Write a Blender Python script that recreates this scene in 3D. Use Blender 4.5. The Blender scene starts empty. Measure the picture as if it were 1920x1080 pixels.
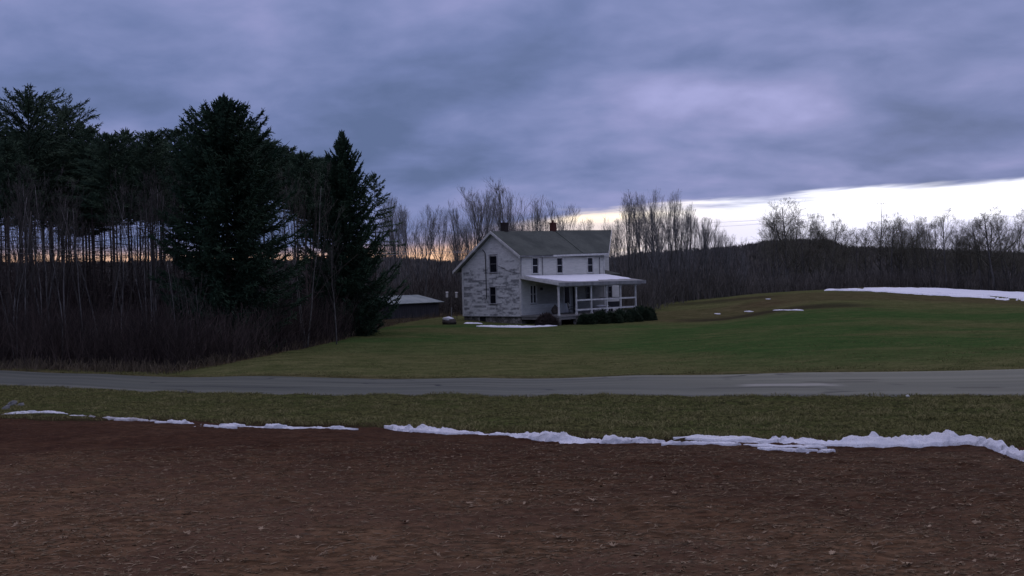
import bpy, math, random
import numpy as np

# ------------------------------------------------------------------ camera, sky, sun, exposure
S = bpy.context.scene
COL = S.collection
F = 2000.0; ROLL = 0.024; PITCH = math.atan((540 - 522.8) / F); CZ = 4.0
_f = np.array([0, math.cos(PITCH), -math.sin(PITCH)]); _r = np.array([1.0, 0, 0]); _u = np.cross(_r, _f)
CR = _r * math.cos(ROLL) - _u * math.sin(ROLL); CU = _u * math.cos(ROLL) + _r * math.sin(ROLL); CF = _f
from mathutils import Matrix, Vector
cam_d = bpy.data.cameras.new('camera'); cam = bpy.data.objects.new('camera', cam_d); COL.objects.link(cam)
cam_d.sensor_width = 36.0; cam_d.lens = 36.0 * F / 1920.0; cam_d.clip_end = 3000; cam_d.clip_start = 0.1
cam.matrix_world = Matrix(((CR[0], CU[0], -CF[0], 0), (CR[1], CU[1], -CF[1], 0), (CR[2], CU[2], -CF[2], CZ), (0, 0, 0, 1)))
S.camera = cam
S.render.resolution_x = 1024; S.render.resolution_y = 576
S.view_settings.view_transform = 'Standard'; S.view_settings.look = 'None'
S.view_settings.exposure = 0.0; S.view_settings.gamma = 1.0; S.view_settings.use_curve_mapping = False
S.render.engine = 'CYCLES'
S.cycles.max_bounces = 6; S.cycles.diffuse_bounces = 3; S.cycles.glossy_bounces = 2
S.cycles.use_denoising = True

SUN_AZ = math.radians(21); SUN_EL = math.radians(9)
sun_d = bpy.data.lights.new('sun', 'SUN'); sun = bpy.data.objects.new('sun', sun_d); COL.objects.link(sun)
sun_d.energy = 0.5; sun_d.angle = math.radians(25); sun_d.color = (1.0, 0.93, 0.86)
_sd = Vector((math.sin(SUN_AZ) * math.cos(SUN_EL), math.cos(SUN_AZ) * math.cos(SUN_EL), math.sin(SUN_EL)))
sun.rotation_euler = _sd.to_track_quat('Z', 'Y').to_euler()


class NT:
    """tiny node builder"""
    def __init__(s, tree): s.t = tree; s.n = tree.nodes; s.l = tree.links
    def new(s, typ, **k):
        n = s.n.new(typ)
        for a, b in k.items(): setattr(n, a, b)
        return n
    def put(s, sock, v):
        if isinstance(v, bpy.types.NodeSocket): s.l.new(v, sock)
        elif v is not None: sock.default_value = v
    def m(s, op, a, b=None, c=None, clamp=False):
        n = s.new('ShaderNodeMath', operation=op, use_clamp=clamp)
        for i, v in enumerate((a, b, c)):
            if v is not None: s.put(n.inputs[i], v)
        return n.outputs[0]
    def vm(s, op, a, b=None, out=0):
        n = s.new('ShaderNodeVectorMath', operation=op); s.put(n.inputs[0], a)
        if b is not None: s.put(n.inputs[1], b)
        return n.outputs[out]
    def noise(s, vec, scale, detail=4, rough=0.5, dist=0.0):
        n = s.new('ShaderNodeTexNoise'); s.put(n.inputs['Vector'], vec); s.put(n.inputs['Scale'], scale)
        n.inputs['Detail'].default_value = detail; n.inputs['Roughness'].default_value = rough; n.inputs['Distortion'].default_value = dist
        return n.outputs[0]
    def step(s, v, a, b, interp='SMOOTHSTEP'):
        n = s.new('ShaderNodeMapRange', interpolation_type=interp); s.put(n.inputs['Value'], v)
        s.put(n.inputs['From Min'], a); s.put(n.inputs['From Max'], b)
        return n.outputs[0]
    def mix(s, f, a, b, mode='MIX'):
        n = s.new('ShaderNodeMix', data_type='RGBA', blend_type=mode)
        s.put(n.inputs[0], f)
        for i, v in ((6, a), (7, b)):
            s.put(n.inputs[i], v if isinstance(v, bpy.types.NodeSocket) else (*v, 1.0))
        return n.outputs[2]
    def ramp(s, v, stops):
        n = s.new('ShaderNodeValToRGB'); s.put(n.inputs[0], v); e = n.color_ramp.elements
        while len(e) < len(stops): e.new(0.5)
        for q, (p, c) in zip(e, stops):
            q.position = p; q.color = (*c, 1) if len(c) == 3 else c
        return n.outputs[0]
    def xyz(s, x, y, z):
        n = s.new('ShaderNodeCombineXYZ')
        for i, v in enumerate((x, y, z)): s.put(n.inputs[i], v)
        return n.outputs[0]


def build_sky():
    w = bpy.data.worlds.new('World'); S.world = w; w.use_nodes = True
    t = NT(w.node_tree); t.n.clear()
    out = t.new('ShaderNodeOutputWorld'); bg = t.new('ShaderNodeBackground'); t.l.new(bg.outputs[0], out.inputs[0])
    bg.inputs[1].default_value = 0.1
    tc = t.new('ShaderNodeTexCoord'); sp = t.new('ShaderNodeSeparateXYZ')
    d = t.vm('NORMALIZE', tc.outputs['Generated']); t.l.new(d, sp.inputs[0])
    x, y, z = sp.outputs
    sky = t.new('ShaderNodeTexSky', sky_type='NISHITA'); sky.sun_disc = False
    sky.sun_elevation = SUN_EL; sky.sun_rotation = SUN_AZ
    sky.air_density = 1.2; sky.dust_density = 2.0
    az = t.m('MULTIPLY', t.m('ARCTAN2', x, y), 57.29578)          # degrees, 0 = north (ahead)
    zc = t.m('MAXIMUM', z, 0.0)
    # --- cloud deck: noise on a flat layer seen in perspective
    den = t.m('ADD', zc, 0.30)
    p = t.xyz(t.m('DIVIDE', x, den), t.m('DIVIDE', y, den), 0.0)
    pw = t.vm('ADD', p, (4.6, -18.6, -3.1))
    n1 = t.noise(t.vm('MULTIPLY', pw, (0.85, 1.0, 1)), 2.1, 4, 0.5, 0.2)
    n2 = t.noise(t.vm('MULTIPLY', pw, (0.9, 1.0, 1)), 5.5, 5, 0.55, 0.25)
    c = t.m('ADD', t.m('MULTIPLY', n1, 0.72), t.m('MULTIPLY', n2, 0.28))
    cloud = t.ramp(c, [(0.35, (0.116, 0.164, 0.318)), (0.44, (0.162, 0.212, 0.415)), (0.52, (0.222, 0.266, 0.500)), (0.59, (0.285, 0.312, 0.570)), (0.67, (0.37, 0.39, 0.69))])
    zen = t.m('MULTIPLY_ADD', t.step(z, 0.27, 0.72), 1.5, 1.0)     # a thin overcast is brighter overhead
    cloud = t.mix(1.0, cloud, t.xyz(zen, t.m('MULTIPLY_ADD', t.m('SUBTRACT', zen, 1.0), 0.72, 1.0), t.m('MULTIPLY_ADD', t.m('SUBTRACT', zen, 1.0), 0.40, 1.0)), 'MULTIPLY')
    # --- bright gap between the cloud deck and the horizon
    azr = t.m('MULTIPLY_ADD', az, 1 / 120.0, 0.5, clamp=True)
    def A(px): return 0.5 + math.degrees(math.atan((px - 960) / F)) / 120.0
    g = t.ramp(azr, [(0.06, (0, 0, 0)), (0.2, (.27, .27, .27)), (A(0), (.42, .42, .42)), (A(620), (.42, .42, .42)), (A(740), (.44, .44, .44)),
                     (A(880), (.52, .52, .52)), (A(1060), (.66, .66, .66)), (A(1250), (.69, .69, .69)), (A(1450), (.69, .69, .69)),
                     (A(1540), (.74, .74, .74)), (A(1640), (.77, .77, .77)), (A(1920), (.79, .79, .79)), (0.84, (.8, .8, .8)), (0.97, (0, 0, 0))])
    el = z
    streak = t.xyz(t.m('MULTIPLY', az, 0.11), t.m('MULTIPLY', el, 62.0), 3.3)
    ns = t.noise(streak, 1.0, 5, 0.55, 0.4)
    edge = t.m('SUBTRACT', t.m('ADD', t.m('MULTIPLY', g, 0.1), t.m('MULTIPLY', t.m('SUBTRACT', ns, 0.5), 0.028)), el)
    soft = t.m('MULTIPLY_ADD', t.step(az, -4.0, 6.0), -0.013, 0.024)
    gap = t.step(t.m('DIVIDE', edge, soft), 0.0, 1.0)
    warm = t.mix(t.step(el, 0.018, 0.056), (1.10, 0.66, 0.42), (0.52, 0.44, 0.52))
    white = t.mix(t.step(az, 4.0, 13.0), (1.55, 1.30, 0.98), (1.5, 1.5, 1.62))
    lav = t.mix(t.step(az, 8.0, 22.0), (0.50, 0.46, 0.66), (0.72, 0.74, 0.98))
    ns2 = t.noise(t.vm('ADD', streak, (5.0, 1.7, 2.0)), 1.0, 5, 0.6, 0.5)
    lowc = t.m('MULTIPLY', t.step(el, 0.061, 0.046), t.step(ns2, 0.30, 0.52))
    right = t.mix(t.m('MULTIPLY', lowc, 0.6), white, lav)
    right = t.mix(t.m('MULTIPLY', t.step(el, 0.050, 0.030), t.step(az, 6.0, 24.0)), right, (0.72, 0.73, 0.98))
    gcol = t.mix(t.step(az, -2.5, 4.0), warm, right)
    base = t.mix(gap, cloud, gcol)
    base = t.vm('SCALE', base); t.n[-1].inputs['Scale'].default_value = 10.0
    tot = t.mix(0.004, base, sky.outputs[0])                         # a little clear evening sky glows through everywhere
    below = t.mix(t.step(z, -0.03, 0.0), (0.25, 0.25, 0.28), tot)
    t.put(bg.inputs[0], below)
build_sky()


# ------------------------------------------------------------------ helpers
def P(px, py, d):
    v = CR * (px - 960) + CU * (540 - py) + CF * F
    return v / v[1] * d + np.array([0, 0, CZ])
def proj(q):
    q = np.asarray(q, float) - np.array([0, 0, CZ]); zz = q @ CF
    return 960 + F * (q @ CR) / zz, 540 - F * (q @ CU) / zz

def tag(o, label=None, cat=None, group=None, kind=None):
    if label: o['label'] = label
    if cat: o['category'] = cat
    if group: o['group'] = group
    if kind: o['kind'] = kind
    return o
def empty(name, loc, rz=0.0, scale=1.0):
    o = bpy.data.objects.new(name, None); COL.objects.link(o); o.location = loc; o.rotation_euler = (0, 0, rz)
    o.scale = (scale,) * 3 if not hasattr(scale, '__len__') else scale
    o.empty_display_size = 0.2
    return o

class MB:
    def __init__(s): s.v = []; s.f = {}; s.n = 0; s.a = []
    def add(s, verts, faces, tone=0.5):
        verts = np.asarray(verts, float).reshape(-1, 3); faces = np.asarray(faces, int)
        s.v.append(verts); s.f.setdefault(faces.shape[1], []).append(faces + s.n)
        s.a.append(np.broadcast_to(np.asarray(tone, float), (len(verts),)).copy()); s.n += len(verts)
        return s
    def box(s, c, size, tone=0.5):
        c = np.asarray(c, float); h = np.asarray(size, float) / 2
        k = np.array([[x, y, z] for z in (-1, 1) for y in (-1, 1) for x in (-1, 1)], float)
        s.add(c + k * h, [[0, 2, 3, 1], [4, 5, 7, 6], [0, 1, 5, 4], [2, 6, 7, 3], [0, 4, 6, 2], [1, 3, 7, 5]], tone); return s
    def boxmm(s, a, b, tone=0.5):
        a = np.asarray(a, float); b = np.asarray(b, float); return s.box((a + b) / 2, np.abs(b - a), tone)
    def hexa(s, q, tone=0.5):      # 8 corners: bottom 4 (ccw), top 4 (ccw)
        s.add(q, [[3, 2, 1, 0], [4, 5, 6, 7], [0, 1, 5, 4], [1, 2, 6, 5], [2, 3, 7, 6], [3, 0, 4, 7]], tone); return s
    def tubes(s, Pt, R, sides=3, tone=0.5, cap=True):
        Pt = np.asarray(Pt, float); R = np.asarray(R, float)
        if Pt.ndim == 2: Pt = Pt[None]; R = np.broadcast_to(R, Pt.shape[:2])
        n, k, _ = Pt.shape; R = np.broadcast_to(R, (n, k))
        T = np.gradient(Pt, axis=1); T /= np.linalg.norm(T, axis=2, keepdims=True) + 1e-9
        mean = T.mean(1, keepdims=True)
        ref = np.where(np.abs(mean[..., 2:3]) > 0.8, np.array([1.0, 0.13, 0]), np.array([0, 0.1, 1.0]))
        A = np.cross(T, np.broadcast_to(ref, T.shape)); A /= np.linalg.norm(A, axis=2, keepdims=True) + 1e-9
        B = np.cross(T, A)
        th = np.arange(sides) * 2 * np.pi / sides
        V = Pt[:, :, None] + R[:, :, None, None] * (A[:, :, None] * np.cos(th)[:, None] + B[:, :, None] * np.sin(th)[:, None])
        idx = np.arange(n * k * sides).reshape(n, k, sides); j = np.roll(idx, -1, 2)
        q = np.stack([idx[:, :-1], j[:, :-1], j[:, 1:], idx[:, 1:]], -1).reshape(-1, 4)
        tn = np.asarray(tone, float)
        if tn.ndim == 1 and len(tn) == n: tn = np.repeat(tn, k * sides)
        base = s.n
        s.add(V, q, tn)
        if cap and sides >= 3 and n < 400:
            s.f.setdefault(sides, []).append(idx[:, -1] + base); s.f[sides].append(idx[:, 0, ::-1] + base)
        return s
    def spindles(s, B, T, R, tone=0.5):  # slim three sided needle sprays from B to T
        B = np.asarray(B, float); T = np.asarray(T, float); n = len(B)
        d = T - B; d /= np.linalg.norm(d, axis=1, keepdims=True) + 1e-9
        ref = np.where(np.abs(d[:, 2:3]) > 0.8, np.array([1.0, 0.1, 0]), np.array([0, 0.1, 1.0]))
        a = np.cross(d, ref); a /= np.linalg.norm(a, axis=1, keepdims=True) + 1e-9; b = np.cross(d, a)
        mid = B + (T - B) * 0.45; R = np.broadcast_to(np.asarray(R, float), (n,))[:, None]
        V = np.stack([B, mid + a * R, mid + (-a * 0.5 + b * 0.87) * R, mid + (-a * 0.5 - b * 0.87) * R, T], 1)
        i = np.arange(n)[:, None] * 5
        f = np.concatenate([i + np.array([x]) for x in ([0, 2, 1], [0, 3, 2], [0, 1, 3], [4, 1, 2], [4, 2, 3], [4, 3, 1])])
        tn = np.asarray(tone, float)
        if tn.ndim == 1: tn = np.repeat(tn, 5)
        s.add(V, f, tn); return s
    def mesh(s, name, smooth=False):
        me = bpy.data.meshes.new(name); v = np.concatenate(s.v)
        me.vertices.add(len(v)); me.vertices.foreach_set('co', v.astype(np.float32).ravel())
        li = []; ls = []; off = 0
        for k, fs in s.f.items():
            f = np.concatenate(fs); li.append(f.ravel()); ls.append(off + np.arange(len(f)) * k); off += f.size
        li = np.concatenate(li); ls = np.concatenate(ls)
        me.loops.add(len(li)); me.polygons.add(len(ls))
        me.loops.foreach_set('vertex_index', li.astype(np.int32)); me.polygons.foreach_set('loop_start', ls.astype(np.int32))
        me.polygons.foreach_set('use_smooth', np.full(len(ls), bool(smooth)))
        me.update(calc_edges=True)
        at = me.attributes.new('tone', 'FLOAT', 'POINT'); at.data.foreach_set('value', np.concatenate(s.a).astype(np.float32))
        return me
    def build(s, name, mat, parent=None, smooth=False, loc=None):
        me = s.mesh(name, smooth); me.materials.append(mat)
        o = bpy.data.objects.new(name, me); COL.objects.link(o); o.parent = parent
        if loc is not None: o.location = loc
        return o

def link_mesh(name, me, parent=None):
    o = bpy.data.objects.new(name, me); COL.objects.link(o); o.parent = parent; return o

def _hash(ix, iy, seed):
    h = np.sin(ix * 127.1 + iy * 311.7 + seed * 74.7) * 43758.5453
    return h - np.floor(h)
def vnoise(x, y, seed=0):
    ix = np.floor(x); iy = np.floor(y); fx = x - ix; fy = y - iy
    fx = fx * fx * (3 - 2 * fx); fy = fy * fy * (3 - 2 * fy)
    a = _hash(ix, iy, seed); b = _hash(ix + 1, iy, seed); c = _hash(ix, iy + 1, seed); d = _hash(ix + 1, iy + 1, seed)
    return a + (b - a) * fx + (c - a) * fy + (a - b - c + d) * fx * fy - 0.5
def fbm(x, y, s, octs=4, seed=0, gain=0.5):
    r = 0; a = 1.0; x = np.asarray(x, float) / s; y = np.asarray(y, float) / s
    for o in range(octs):
        r = r + a * vnoise(x, y, seed + o * 13); x = x * 2.03 + 5.1; y = y * 2.03 + 1.7; a *= gain
    return r
def sstep(v, a, b):
    t = np.clip((np.asarray(v, float) - a) / (b - a), 0, 1); return t * t * (3 - 2 * t)

# ------------------------------------------------------------------ terrain: heights through surveyed points
_ctl = []
def cp(px, py, d): _ctl.append(P(px, py, d))
def cw(x, y, z): _ctl.append(np.array([x, y, z], float))
for x in (-8, 0, 8): cw(x, 0, 1.95); cw(x, 4, 1.76)
for px in (-300, 200, 960, 1700, 2200):
    q = P(px, 1080, 9); cw(q[0], 9, 1.5)
for px, d, z in ((-500, 34, .35), (0, 30, .40), (300, 28, .5), (700, 24, .74), (960, 21.2, .86), (1270, 19.6, .94), (1700, 18.2, 1.02), (2300, 17.5, 1.05)):
    cw((px - 960) / F * d, d, z)
ROADN = [(-600, 700, None), (-300, 712, None), (0, 724.5, None), (250, 735.5, None), (480, 741, None), (700, 743, None), (960, 744, None), (1300, 745, None), (1600, 745, None), (1920, 745, None), (2400, 745, None)]
ROADF = [(-600, 676, None), (-300, 686, None), (0, 695, None), (200, 702, None), (400, 707.5, None), (640, 709, None), (900, 709, None), (1200, 703.5, None), (1500, 698.5, None), (1920, 692, None), (2400, 684, None)]
def road_z(px): return np.interp(px, [-600, 0, 600, 1100, 1920, 2400], [0.0, 0.0, 0.0, 0.08, 0.5, 0.75])
def depth_at(px, py, z):
    v = CR * (px - 960) + CU * (540 - py) + CF * F
    return (z - CZ) / (v[2] / v[1])
def curve(pts, zf):
    u = []; dd = []
    for px, py, _ in pts:
        d = depth_at(px, py, zf(px)); q = P(px, py, d); u.append(q[0] / q[1]); dd.append(d)
        cw(q[0], q[1], zf(px))
    return np.array(u), np.array(dd)
NU, ND = curve(ROADN, road_z); FU, FD = curve(ROADF, road_z)
def smooth_curve(u, uu, dd):
    k = np.linspace(-0.03, 0.03, 9)
    return np.mean([np.interp(u + e, uu, dd) for e in k], axis=0)
d_near = lambda u: smooth_curve(u, NU, ND) + .10 * fbm(np.asarray(u) * 36, np.asarray(u) * 0, 1.1, 4, 61)
d_far = lambda u: smooth_curve(u, FU, FD)
# lawn, hill crest, woodland floor
for a in ((600, 648, 68), (740, 607, 100), (840, 600, 104), (920, 608, 97), (1000, 611, 95), (1080, 610, 96), (1210, 602, 103), (1250, 580, 125), (1300, 566, 135), (1400, 553, 146), (1500, 546, 152),
          (1560, 543, 158), (1640, 539, 165), (1750, 541, 160), (1920, 553, 150), (1920, 566, 125), (1750, 552, 135), (1500, 580, 100), (1700, 600, 82), (1920, 610, 75), (1300, 610, 92), (1500, 650, 54),
          (1100, 660, 62), (850, 660, 62), (700, 650, 66), (500, 680, 52), (1350, 590, 112)): cp(*a)
for px, d, z in ((1640, 205, 0.2), (1500, 200, -.6), (1300, 175, -.9), (1920, 205, -1.2), (2300, 150, .3), (2300, 210, -1.2), (1000, 140, -.4), (740, 140, -.2), (1100, 200, -1.5), (800, 200, -1.0), (1640, 240, -1.5), (1100, 240, -2),
                 (0, 56, -.1), (0, 100, 0), (300, 100, -.2), (500, 90, -.15), (0, 160, -.3), (400, 160, -.4), (-400, 60, 0), (-400, 110, 0), (300, 56, -.15), (-400, 200, -.5), (300, 230, -1), (2300, 80, .7), (-400, 240, -1)):
    cw((px - 960) / F * d, d, z)
CT = np.array(_ctl); CT = CT[np.unique(np.round(CT[:, :2], 1), axis=0, return_index=True)[1]]
def _phi(r2): return np.where(r2 > 1e-12, r2 * np.log(r2 + 1e-12), 0.0)
def _warp(x, y): yy = np.maximum(y, 0) + 6; return x / yy ** 0.5 * 9, yy ** 0.62 * 3     # near points count finer than far ones
def _fit():
    wx, wy = _warp(CT[:, 0], CT[:, 1]); n = len(CT)
    K = _phi((wx[:, None] - wx) ** 2 + (wy[:, None] - wy) ** 2) + np.eye(n) * 0.03
    Pm = np.c_[np.ones(n), wx, wy]
    A = np.block([[K, Pm], [Pm.T, np.zeros((3, 3))]])
    return wx, wy, np.linalg.solve(A, np.r_[CT[:, 2], 0, 0, 0])
_wx, _wy, _co = _fit()
def zt(x, y):
    x = np.asarray(x, float); y = np.asarray(y, float); sh = np.broadcast(x, y).shape
    x = np.broadcast_to(x, sh).ravel(); y = np.broadcast_to(y, sh).ravel(); out = np.empty(len(x))
    for i in range(0, len(x), 60000):
        a, b = _warp(x[i:i + 60000], y[i:i + 60000])
        out[i:i + 60000] = _phi((a[:, None] - _wx) ** 2 + (b[:, None] - _wy) ** 2) @ _co[:-3] + _co[-3] + _co[-2] * a + _co[-1] * b
    return out.reshape(sh)
_GT = np.geomspace(4, 330, 1500)
def ground_hit(px, py):
    v = CR * (px - 960) + CU * (540 - py) + CF * F; v = v / v[1]
    z = CZ + v[2] * _GT - zt(v[0] * _GT, _GT); k = np.argmax(z < 0)
    if z[k] >= 0: k = len(_GT) - 1
    d = _GT[k]; return np.array([v[0] * d, d, zt(v[0] * d, d)])
U0, U1 = -0.73, 0.73
EDGE_PX = np.array([-500, 0, 120, 300, 500, 700, 960, 1150, 1270, 1450, 1600, 1800, 1920, 2400])
EDGE_D = np.array([34, 30., 29, 27.6, 25.6, 23.6, 21.3, 20.0, 19.4, 18.7, 18.2, 17.9, 17.2, 15.5])
d_edge = lambda u: np.interp(u, (EDGE_PX - 960) / F, EDGE_D) + 0.25 * vnoise(np.asarray(u) * 60, np.asarray(u) * 0 + 3.3, 5)

# ------------------------------------------------------------------ materials
MATS = {}
def material(name, build, rough=0.85, spec=0.3):
    m = bpy.data.materials.new(name); m.use_nodes = True; t = NT(m.node_tree); t.n.clear()
    o = t.new('ShaderNodeOutputMaterial'); b = t.new('ShaderNodeBsdfPrincipled'); t.l.new(b.outputs[0], o.inputs[0])
    b.inputs['Roughness'].default_value = rough; b.inputs['Specular IOR Level'].default_value = spec
    t.b = b; build(t); MATS[name] = m; return m
def oc(t): return t.new('ShaderNodeTexCoord').outputs['Object']
def geo(t): return t.new('ShaderNodeNewGeometry').outputs['Position']
def attr(t, n='tone'): return t.new('ShaderNodeAttribute', attribute_name=n).outputs['Fac']
def bump(t, h, strength=0.4, dist=0.02):
    n = t.new('ShaderNodeBump'); n.inputs['Strength'].default_value = strength; n.inputs['Distance'].default_value = dist
    t.put(n.inputs['Height'], h); t.l.new(n.outputs[0], t.b.inputs['Normal'])
def simple(name, c0, c1, scale=3.0, stretch=(1, 1, 1), rough=0.85, spec=0.3, bmp=0.0, bdist=0.01, world=False, lo=0.35, hi=0.65, use_tone=0.0):
    def bd(t):
        v = t.vm('MULTIPLY', geo(t) if world else oc(t), stretch); n = t.noise(v, scale, 5, 0.6)
        f = t.step(n, lo, hi)
        c = t.mix(f, c0, c1)
        if use_tone:
            k = t.m('MULTIPLY_ADD', attr(t), 2 * use_tone, 1 - use_tone)
            c = t.mix(1.0, c, t.xyz(k, k, k), 'MULTIPLY')
        t.put(t.b.inputs['Base Color'], c)
        if bmp: bump(t, n, bmp, bdist)
    return material(name, bd, rough, spec)

def m_dirt(t):
    p = geo(t); wet = attr(t)
    a = t.noise(p, 0.55, 4, 0.55); b = t.noise(t.vm('MULTIPLY', p, (0.6, 1.3, 1)), 6.0, 6, 0.65); c = t.noise(t.vm('MULTIPLY', p, (0.45, 1.2, 1)), 26.0, 5, 0.7)
    dry = t.mix(t.step(b, 0.36, 0.66), (0.064, 0.035, 0.017), (0.172, 0.098, 0.052))
    dry = t.mix(t.m('MULTIPLY', t.step(a, 0.42, 0.62), 0.7), dry, (0.112, 0.064, 0.040))
    red = t.mix(t.step(b, 0.36, 0.68), (0.032, 0.013, 0.006), (0.070, 0.032, 0.016))
    f = t.m('ADD', wet, t.m('MULTIPLY', t.m('SUBTRACT', a, 0.5), 1.2), clamp=True)
    col = t.mix(f, dry, red)
    col = t.mix(t.m('MULTIPLY', t.step(c, 0.58, 0.70), 0.8), col, (0.25, 0.175, 0.105))
    col = t.mix(t.m('MULTIPLY', t.step(c, 0.40, 0.30), 0.4), col, (0.030, 0.019, 0.012))
    t.put(t.b.inputs['Base Color'], col)
    bump(t, t.m('ADD', b, t.m('MULTIPLY', c, 0.5)), 0.7, 0.05)
material('soil', m_dirt, 0.95, 0.04)

def m_verge(t):
    p = geo(t); a = t.noise(p, 0.35, 4, 0.6); b = t.noise(p, 7.0, 5, 0.65)
    g = t.mix(t.step(a, 0.38, 0.62), (0.080, 0.092, 0.030), (0.12, 0.116, 0.044))
    g = t.mix(t.step(b, 0.40, 0.62), (0.030, 0.030, 0.014), g)
    g = t.mix(t.m('MULTIPLY', attr(t), 0.8), g, (0.045, 0.030, 0.018))
    t.put(t.b.inputs['Base Color'], g); bump(t, b, 0.8, 0.06)
material('verge_grass', m_verge, 0.95, 0.0)

def m_lawn(t):
    p = geo(t); gr = attr(t, 'green'); br = attr(t, 'brown'); dk = attr(t, 'dark')
    a = t.noise(t.vm('MULTIPLY', p, (0.5, 1, 1)), 0.10, 5, 0.6); b = t.noise(t.vm('MULTIPLY', p, (0.55, 1, 1)), 0.9, 5, 0.6); c = t.noise(p, 6.0, 5, 0.65)
    e_ = t.noise(t.vm('MULTIPLY', p, (0.5, 1, 1)), 2.6, 5, 0.7); b = t.m('ADD', t.m('MULTIPLY', b, 0.6), t.m('MULTIPLY', e_, 0.4))
    ol = t.mix(t.step(b, 0.38, 0.62), (0.076, 0.086, 0.031), (0.130, 0.126, 0.053))
    g = t.mix(t.step(b, 0.34, 0.66), (0.036, 0.078, 0.022), (0.066, 0.104, 0.032))
    f = t.m('MULTIPLY', gr, t.step(a, 0.30, 0.56), clamp=True)
    col = t.mix(f, ol, g)
    brc = t.mix(t.step(b, 0.4, 0.6), (0.070, 0.048, 0.026), (0.115, 0.086, 0.048))
    col = t.mix(t.m('MULTIPLY', br, t.step(a, 0.2, 0.5)), col, brc)
    st = t.noise(t.vm('MULTIPLY', p, (0.6, 1, 1)), 1.5, 6, 0.75); col = t.mix(t.m('MULTIPLY', t.step(st, 0.54, 0.68), 0.45), col, (0.16, 0.138, 0.066))
    col = t.mix(t.m('MULTIPLY', t.step(st, 0.46, 0.34), 0.5), col, (0.040, 0.050, 0.020))
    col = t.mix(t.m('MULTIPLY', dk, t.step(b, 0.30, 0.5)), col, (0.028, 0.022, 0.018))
    col = t.mix(t.m('MULTIPLY', t.step(c, 0.52, 0.40), 0.45), col, (0.034, 0.038, 0.018))
    t.put(t.b.inputs['Base Color'], col); bump(t, t.m('ADD', c, b), 0.6, 0.08)
material('lawn_grass', m_lawn, 0.95, 0.0)

def m_road(t):
    n = t.new('ShaderNodeAttribute', attribute_name='across').outputs['Fac']; l = t.new('ShaderNodeAttribute', attribute_name='along').outputs['Fac']
    p = geo(t); fine = t.noise(p, 60, 3, 0.7)
    v = t.xyz(t.m('MULTIPLY', l, 0.06), t.m('MULTIPLY', n, 9.0), 0.0); st = t.noise(v, 1.0, 5, 0.6)
    v2 = t.xyz(t.m('MULTIPLY', l, 0.25), t.m('MULTIPLY', n, 3.0), 4.0); pt = t.noise(v2, 1.0, 4, 0.6)
    col = t.mix(t.step(st, 0.34, 0.66), (0.080, 0.086, 0.070), (0.128, 0.134, 0.108))
    trk = t.m('ADD', t.step(t.m('ABSOLUTE', t.m('SUBTRACT', n, 0.30)), 0.11, 0.02), t.step(t.m('ABSOLUTE', t.m('SUBTRACT', n, 0.74)), 0.10, 0.02))
    col = t.mix(t.m('MULTIPLY', trk, 0.45), col, (0.072, 0.080, 0.070))
    edge = t.step(n, 0.14, 0.03)
    col = t.mix(t.m('MULTIPLY', edge, 0.55), col, (0.15, 0.148, 0.122))
    # wandering tar lines and cracks
    cr = t.noise(t.xyz(t.m('MULTIPLY', l, 0.10), t.m('MULTIPLY', n, 1.1), 9.0), 1.0, 3, 0.5)
    ln = t.step(t.m('ABSOLUTE', t.m('SUBTRACT', cr, 0.5)), 0.012, 0.002)
    col = t.mix(t.m('MULTIPLY', ln, t.step(pt, 0.42, 0.6)), col, (0.030, 0.032, 0.035))
    wob = t.m('MULTIPLY_ADD', t.noise(t.xyz(t.m('MULTIPLY', l, 0.8), 0.0, 2.0), 1.0, 3), 0.06, -0.03); nw = t.m('ADD', n, wob)
    def bar(l0, hl, n0, hn): return t.m('MULTIPLY', t.step(t.m('ABSOLUTE', t.m('SUBTRACT', l, l0)), hl, hl * .55), t.step(t.m('ABSOLUTE', t.m('SUBTRACT', nw, n0)), hn, hn * .4))
    col = t.mix(t.m('MULTIPLY', bar(8.9, 1.7, 0.37, 0.06), 0.75), col, (0.27, 0.265, 0.235))
    for a_ in ((7.9, 2.2, 0.285, 0.028), (10.6, 1.3, 0.47, 0.03), (11.3, 0.8, 0.56, 0.03), (-4.0, 5.0, 0.62, 0.02), (13.5, 0.7, 0.24, 0.03), (-11.0, 4.0, 0.30, 0.022), (3.0, 6.0, 0.80, 0.02)): col = t.mix(t.m('MULTIPLY', bar(*a_), 0.8), col, (0.035, 0.037, 0.036))
    col = t.mix(t.m('MULTIPLY', t.step(fine, 0.55, 0.8), 0.3), col, (0.2, 0.2, 0.2))
    t.put(t.b.inputs['Base Color'], col); bump(t, fine, 0.15, 0.004)
material('asphalt', m_road, 0.78, 0.08)

def m_snow(t):
    p = geo(t); n = t.noise(p, 5.0, 5, 0.6); n2 = t.noise(p, 1.2, 3, 0.6)
    c = t.mix(t.step(n, 0.3, 0.7), (0.80, 0.81, 0.86), (0.90, 0.90, 0.92))
    c = t.mix(t.m('MULTIPLY', attr(t), t.step(n2, 0.35, 0.6)), c, (0.34, 0.31, 0.29))
    sp = t.noise(p, 38.0, 3, 0.7); c = t.mix(t.m('MULTIPLY', t.step(sp, 0.57, 0.68), t.m('MULTIPLY', t.step(attr(t), 0.02, 0.08), t.step(n, 0.45, 0.6))), c, (0.30, 0.26, 0.22))
    t.put(t.b.inputs['Base Color'], c); gr = t.noise(p, 17.0, 4, 0.75); bump(t, t.m('ADD', n, t.m('MULTIPLY', gr, 0.6)), 0.9, 0.06)
material('snow', m_snow, 0.8, 0.2)

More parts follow.
